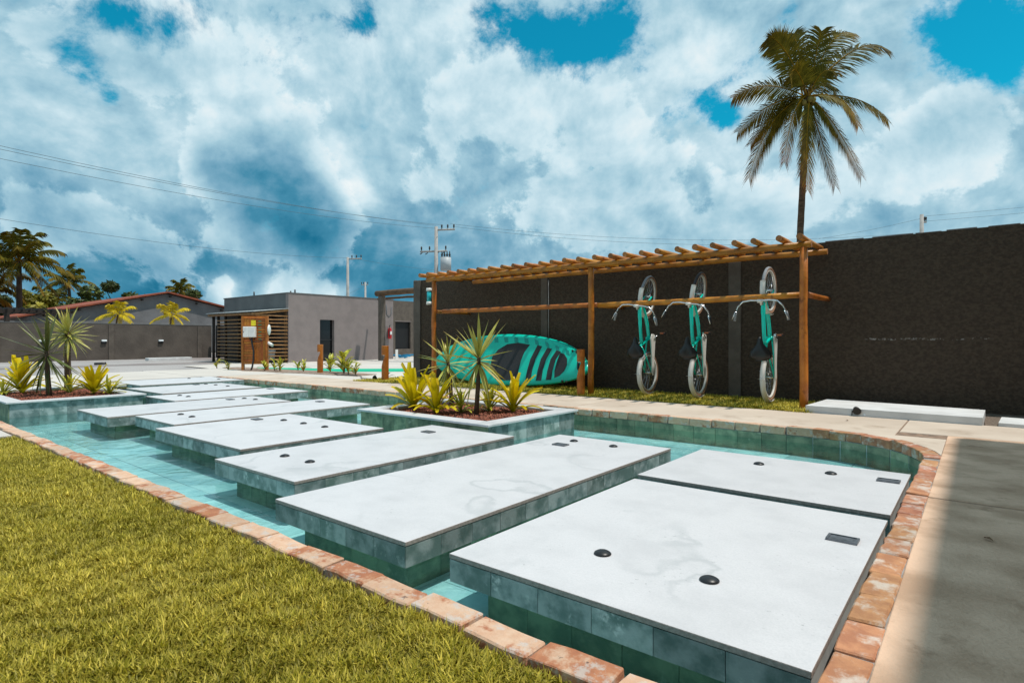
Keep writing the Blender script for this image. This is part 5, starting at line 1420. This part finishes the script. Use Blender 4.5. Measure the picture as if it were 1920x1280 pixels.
# ------------------------------------------------------------------ roof that shades the paving on the right (stands outside the frame)
pv = thing('shade_pavilion', (5, 2, 0), 'unseen building whose roof shades the paving at the right, walls added to block sky light', 'pavilion')
PZ = 5.0
roof_wood = mat('brown roof timber', (.30, .17, .09), (.22, .12, .06), 2, 5, rough=.8)  # unseen roof, brown chosen to bounce warm light onto the paving
q = MB(); q.box((-.075 + PZ * .36, -9, PZ), (12, 6.72 + PZ * .15, PZ + .25)); q.obj('roof', roof_wood, pv)
unseen_warm_m = mat('warm brown unseen wall', (.36, .24, .15), (.28, .18, .11), 2, 5, rough=.9)
q = MB(); q.box((4.2, -8.8, -.05), (4.4, 7.2, PZ - .001)); q.box((2.6, -9, -.05), (4.19, -8.8, PZ - .001)); q.obj('wall', unseen_warm_m, pv)  # unseen walls added to block sky light over the shaded paving
for y in (-6.5, 0, 6.9): q = MB(); q.box((2.6, y, -.05), (2.85, y + .25, PZ - .001)); q.obj('column', unseen_warm_m, pv)

# ------------------------------------------------------------------ grass


def blades(name, x, y, z0, L, w, seed, tone, lean=(.15, 1.05), cols=None):
    rs = np.random.RandomState(seed); n = len(x)
    az = rs.uniform(0, 2 * np.pi, n); el = rs.uniform(lean[0], lean[1], n) * (np.pi / 2) * .75
    d = np.stack([np.cos(az) * np.cos(el), np.sin(az) * np.cos(el), np.sin(el)], 1)
    sd_ = np.stack([-np.sin(az), np.cos(az), np.zeros(n)], 1)
    bend = rs.uniform(.1, .55, n)[:, None] * np.array([0, 0, -1.])
    p0 = np.stack([x, y, z0], 1); p1 = p0 + d * (L * .5)[:, None]; p2 = p1 + (d + bend) * (L * .5)[:, None]
    w_ = (w / 2)[:, None]
    co = np.stack([p0 - sd_ * w_ * .8, p0 + sd_ * w_ * .8, p1 - sd_ * w_, p1 + sd_ * w_, p2], 1).reshape(-1, 3)
    b_ = (np.arange(n) * 5)[:, None]
    f = np.concatenate([b_ + np.array([[0, 1, 3]]), b_ + np.array([[0, 3, 2]]), b_ + np.array([[2, 3, 4]])], 1).reshape(-1, 3)
    cc = np.repeat(tone, 5, 0)
    return link(name, numpy_mesh(name, co, f, grass_m, cc))


def grass_tones(rs, x, y, n):
    dry = np.clip(rs.normal(.32, .27, n), 0, 1)[:, None]
    patch = (.5 + .5 * np.sin(x * 3.1 + 1.3 * np.sin(y * 4.0)) * np.cos(y * 3.7 + np.sin(x * 2.3)))[:, None]
    green = np.array([.20, .185, .006]); gold = np.array([.82, .66, .12])
    mixv = np.clip(dry * .85 + patch * .22 - .05, 0, 1)
    return (green * (1 - mixv) + gold * mixv) * rs.uniform(.7, 1.25, n)[:, None]


mb = MB(); mb.add([(-7.12, -6, -.03), (.4, -6, -.03), (.4, 1.31, -.03), (-7.12, 1.31, -.03)], [(0, 1, 2, 3)]); tag(mb.obj('lawn', soil_m), kind='structure')
rs = np.random.RandomState(77)
N = 900000
X = -7.1 + 7.3 * rs.uniform(0, 1, N); Yv = -1.0 + 2.30 * rs.uniform(0, 1, N)
dep = -.628 * X + .778 * Yv; lat = .778 * X + .628 * Yv
keep = (dep > 1.0) & (np.abs(lat) < dep * 1.0 + .9) & (rs.uniform(0, 1, N) < np.clip(2.3 / dep, .35, 1.0) ** 1.2)
edge = (Yv < 1.298 + .03 * np.sin(X * 9) * np.sin(X * 23)) & (X > -7.06) & (X < -.25)
X, Yv, dep = X[keep & edge], Yv[keep & edge], dep[keep & edge]
n = len(X)
tuft = .5 + .5 * np.sin(X * 21 + 2 * np.sin(Yv * 17)) * np.sin(Yv * 19 + 2 * np.cos(X * 13))
L = rs.uniform(.022, .055, n) * (.75 + .5 * tuft); w = rs.uniform(.0022, .0046, n) * (1 + .06 * dep)
o = blades('lawn_grass', X, Yv, np.full(n, -.032) + .006 * tuft, L, w, 78, grass_tones(rs, X, Yv, n) * (.8 + .4 * tuft)[:, None])
tag(o, 'thick golden green lawn beside the brick edge in the foreground', 'grass', kind='stuff')
# strip along the charcoal wall
mb = MB(); mb.prism([(-10.6, 7.62), (-8.0, 7.87), (-1.62, 7.87), (-1.62, 9.2), (-10.4, 9.2), (-10.6, 8.6)], -.03, -.008); tag(mb.obj('verge_soil', soil_m), kind='structure')
N = 75000
X = rs.uniform(-10.6, -1.62, N); Yv = rs.uniform(7.60, 9.19, N)
k = (Yv > 7.84 - .25 * np.clip((-8.0 - X) / 2.6, 0, 1) + .02 * np.sin(X * 8)) & (rs.uniform(0, 1, N) < .35 + .65 * (np.sin(X * 2.7) * np.sin(Yv * 5 + X) > -.35))
X, Yv = X[k], Yv[k]; n = len(X)
o = blades('verge_grass', X, Yv, np.full(n, -.01), rs.uniform(.04, .085, n), rs.uniform(.006, .010, n), 79, grass_tones(rs, X, Yv, n) * 1.15)
tag(o, 'thin strip of dry grass along the foot of the charcoal wall', 'grass', kind='stuff')
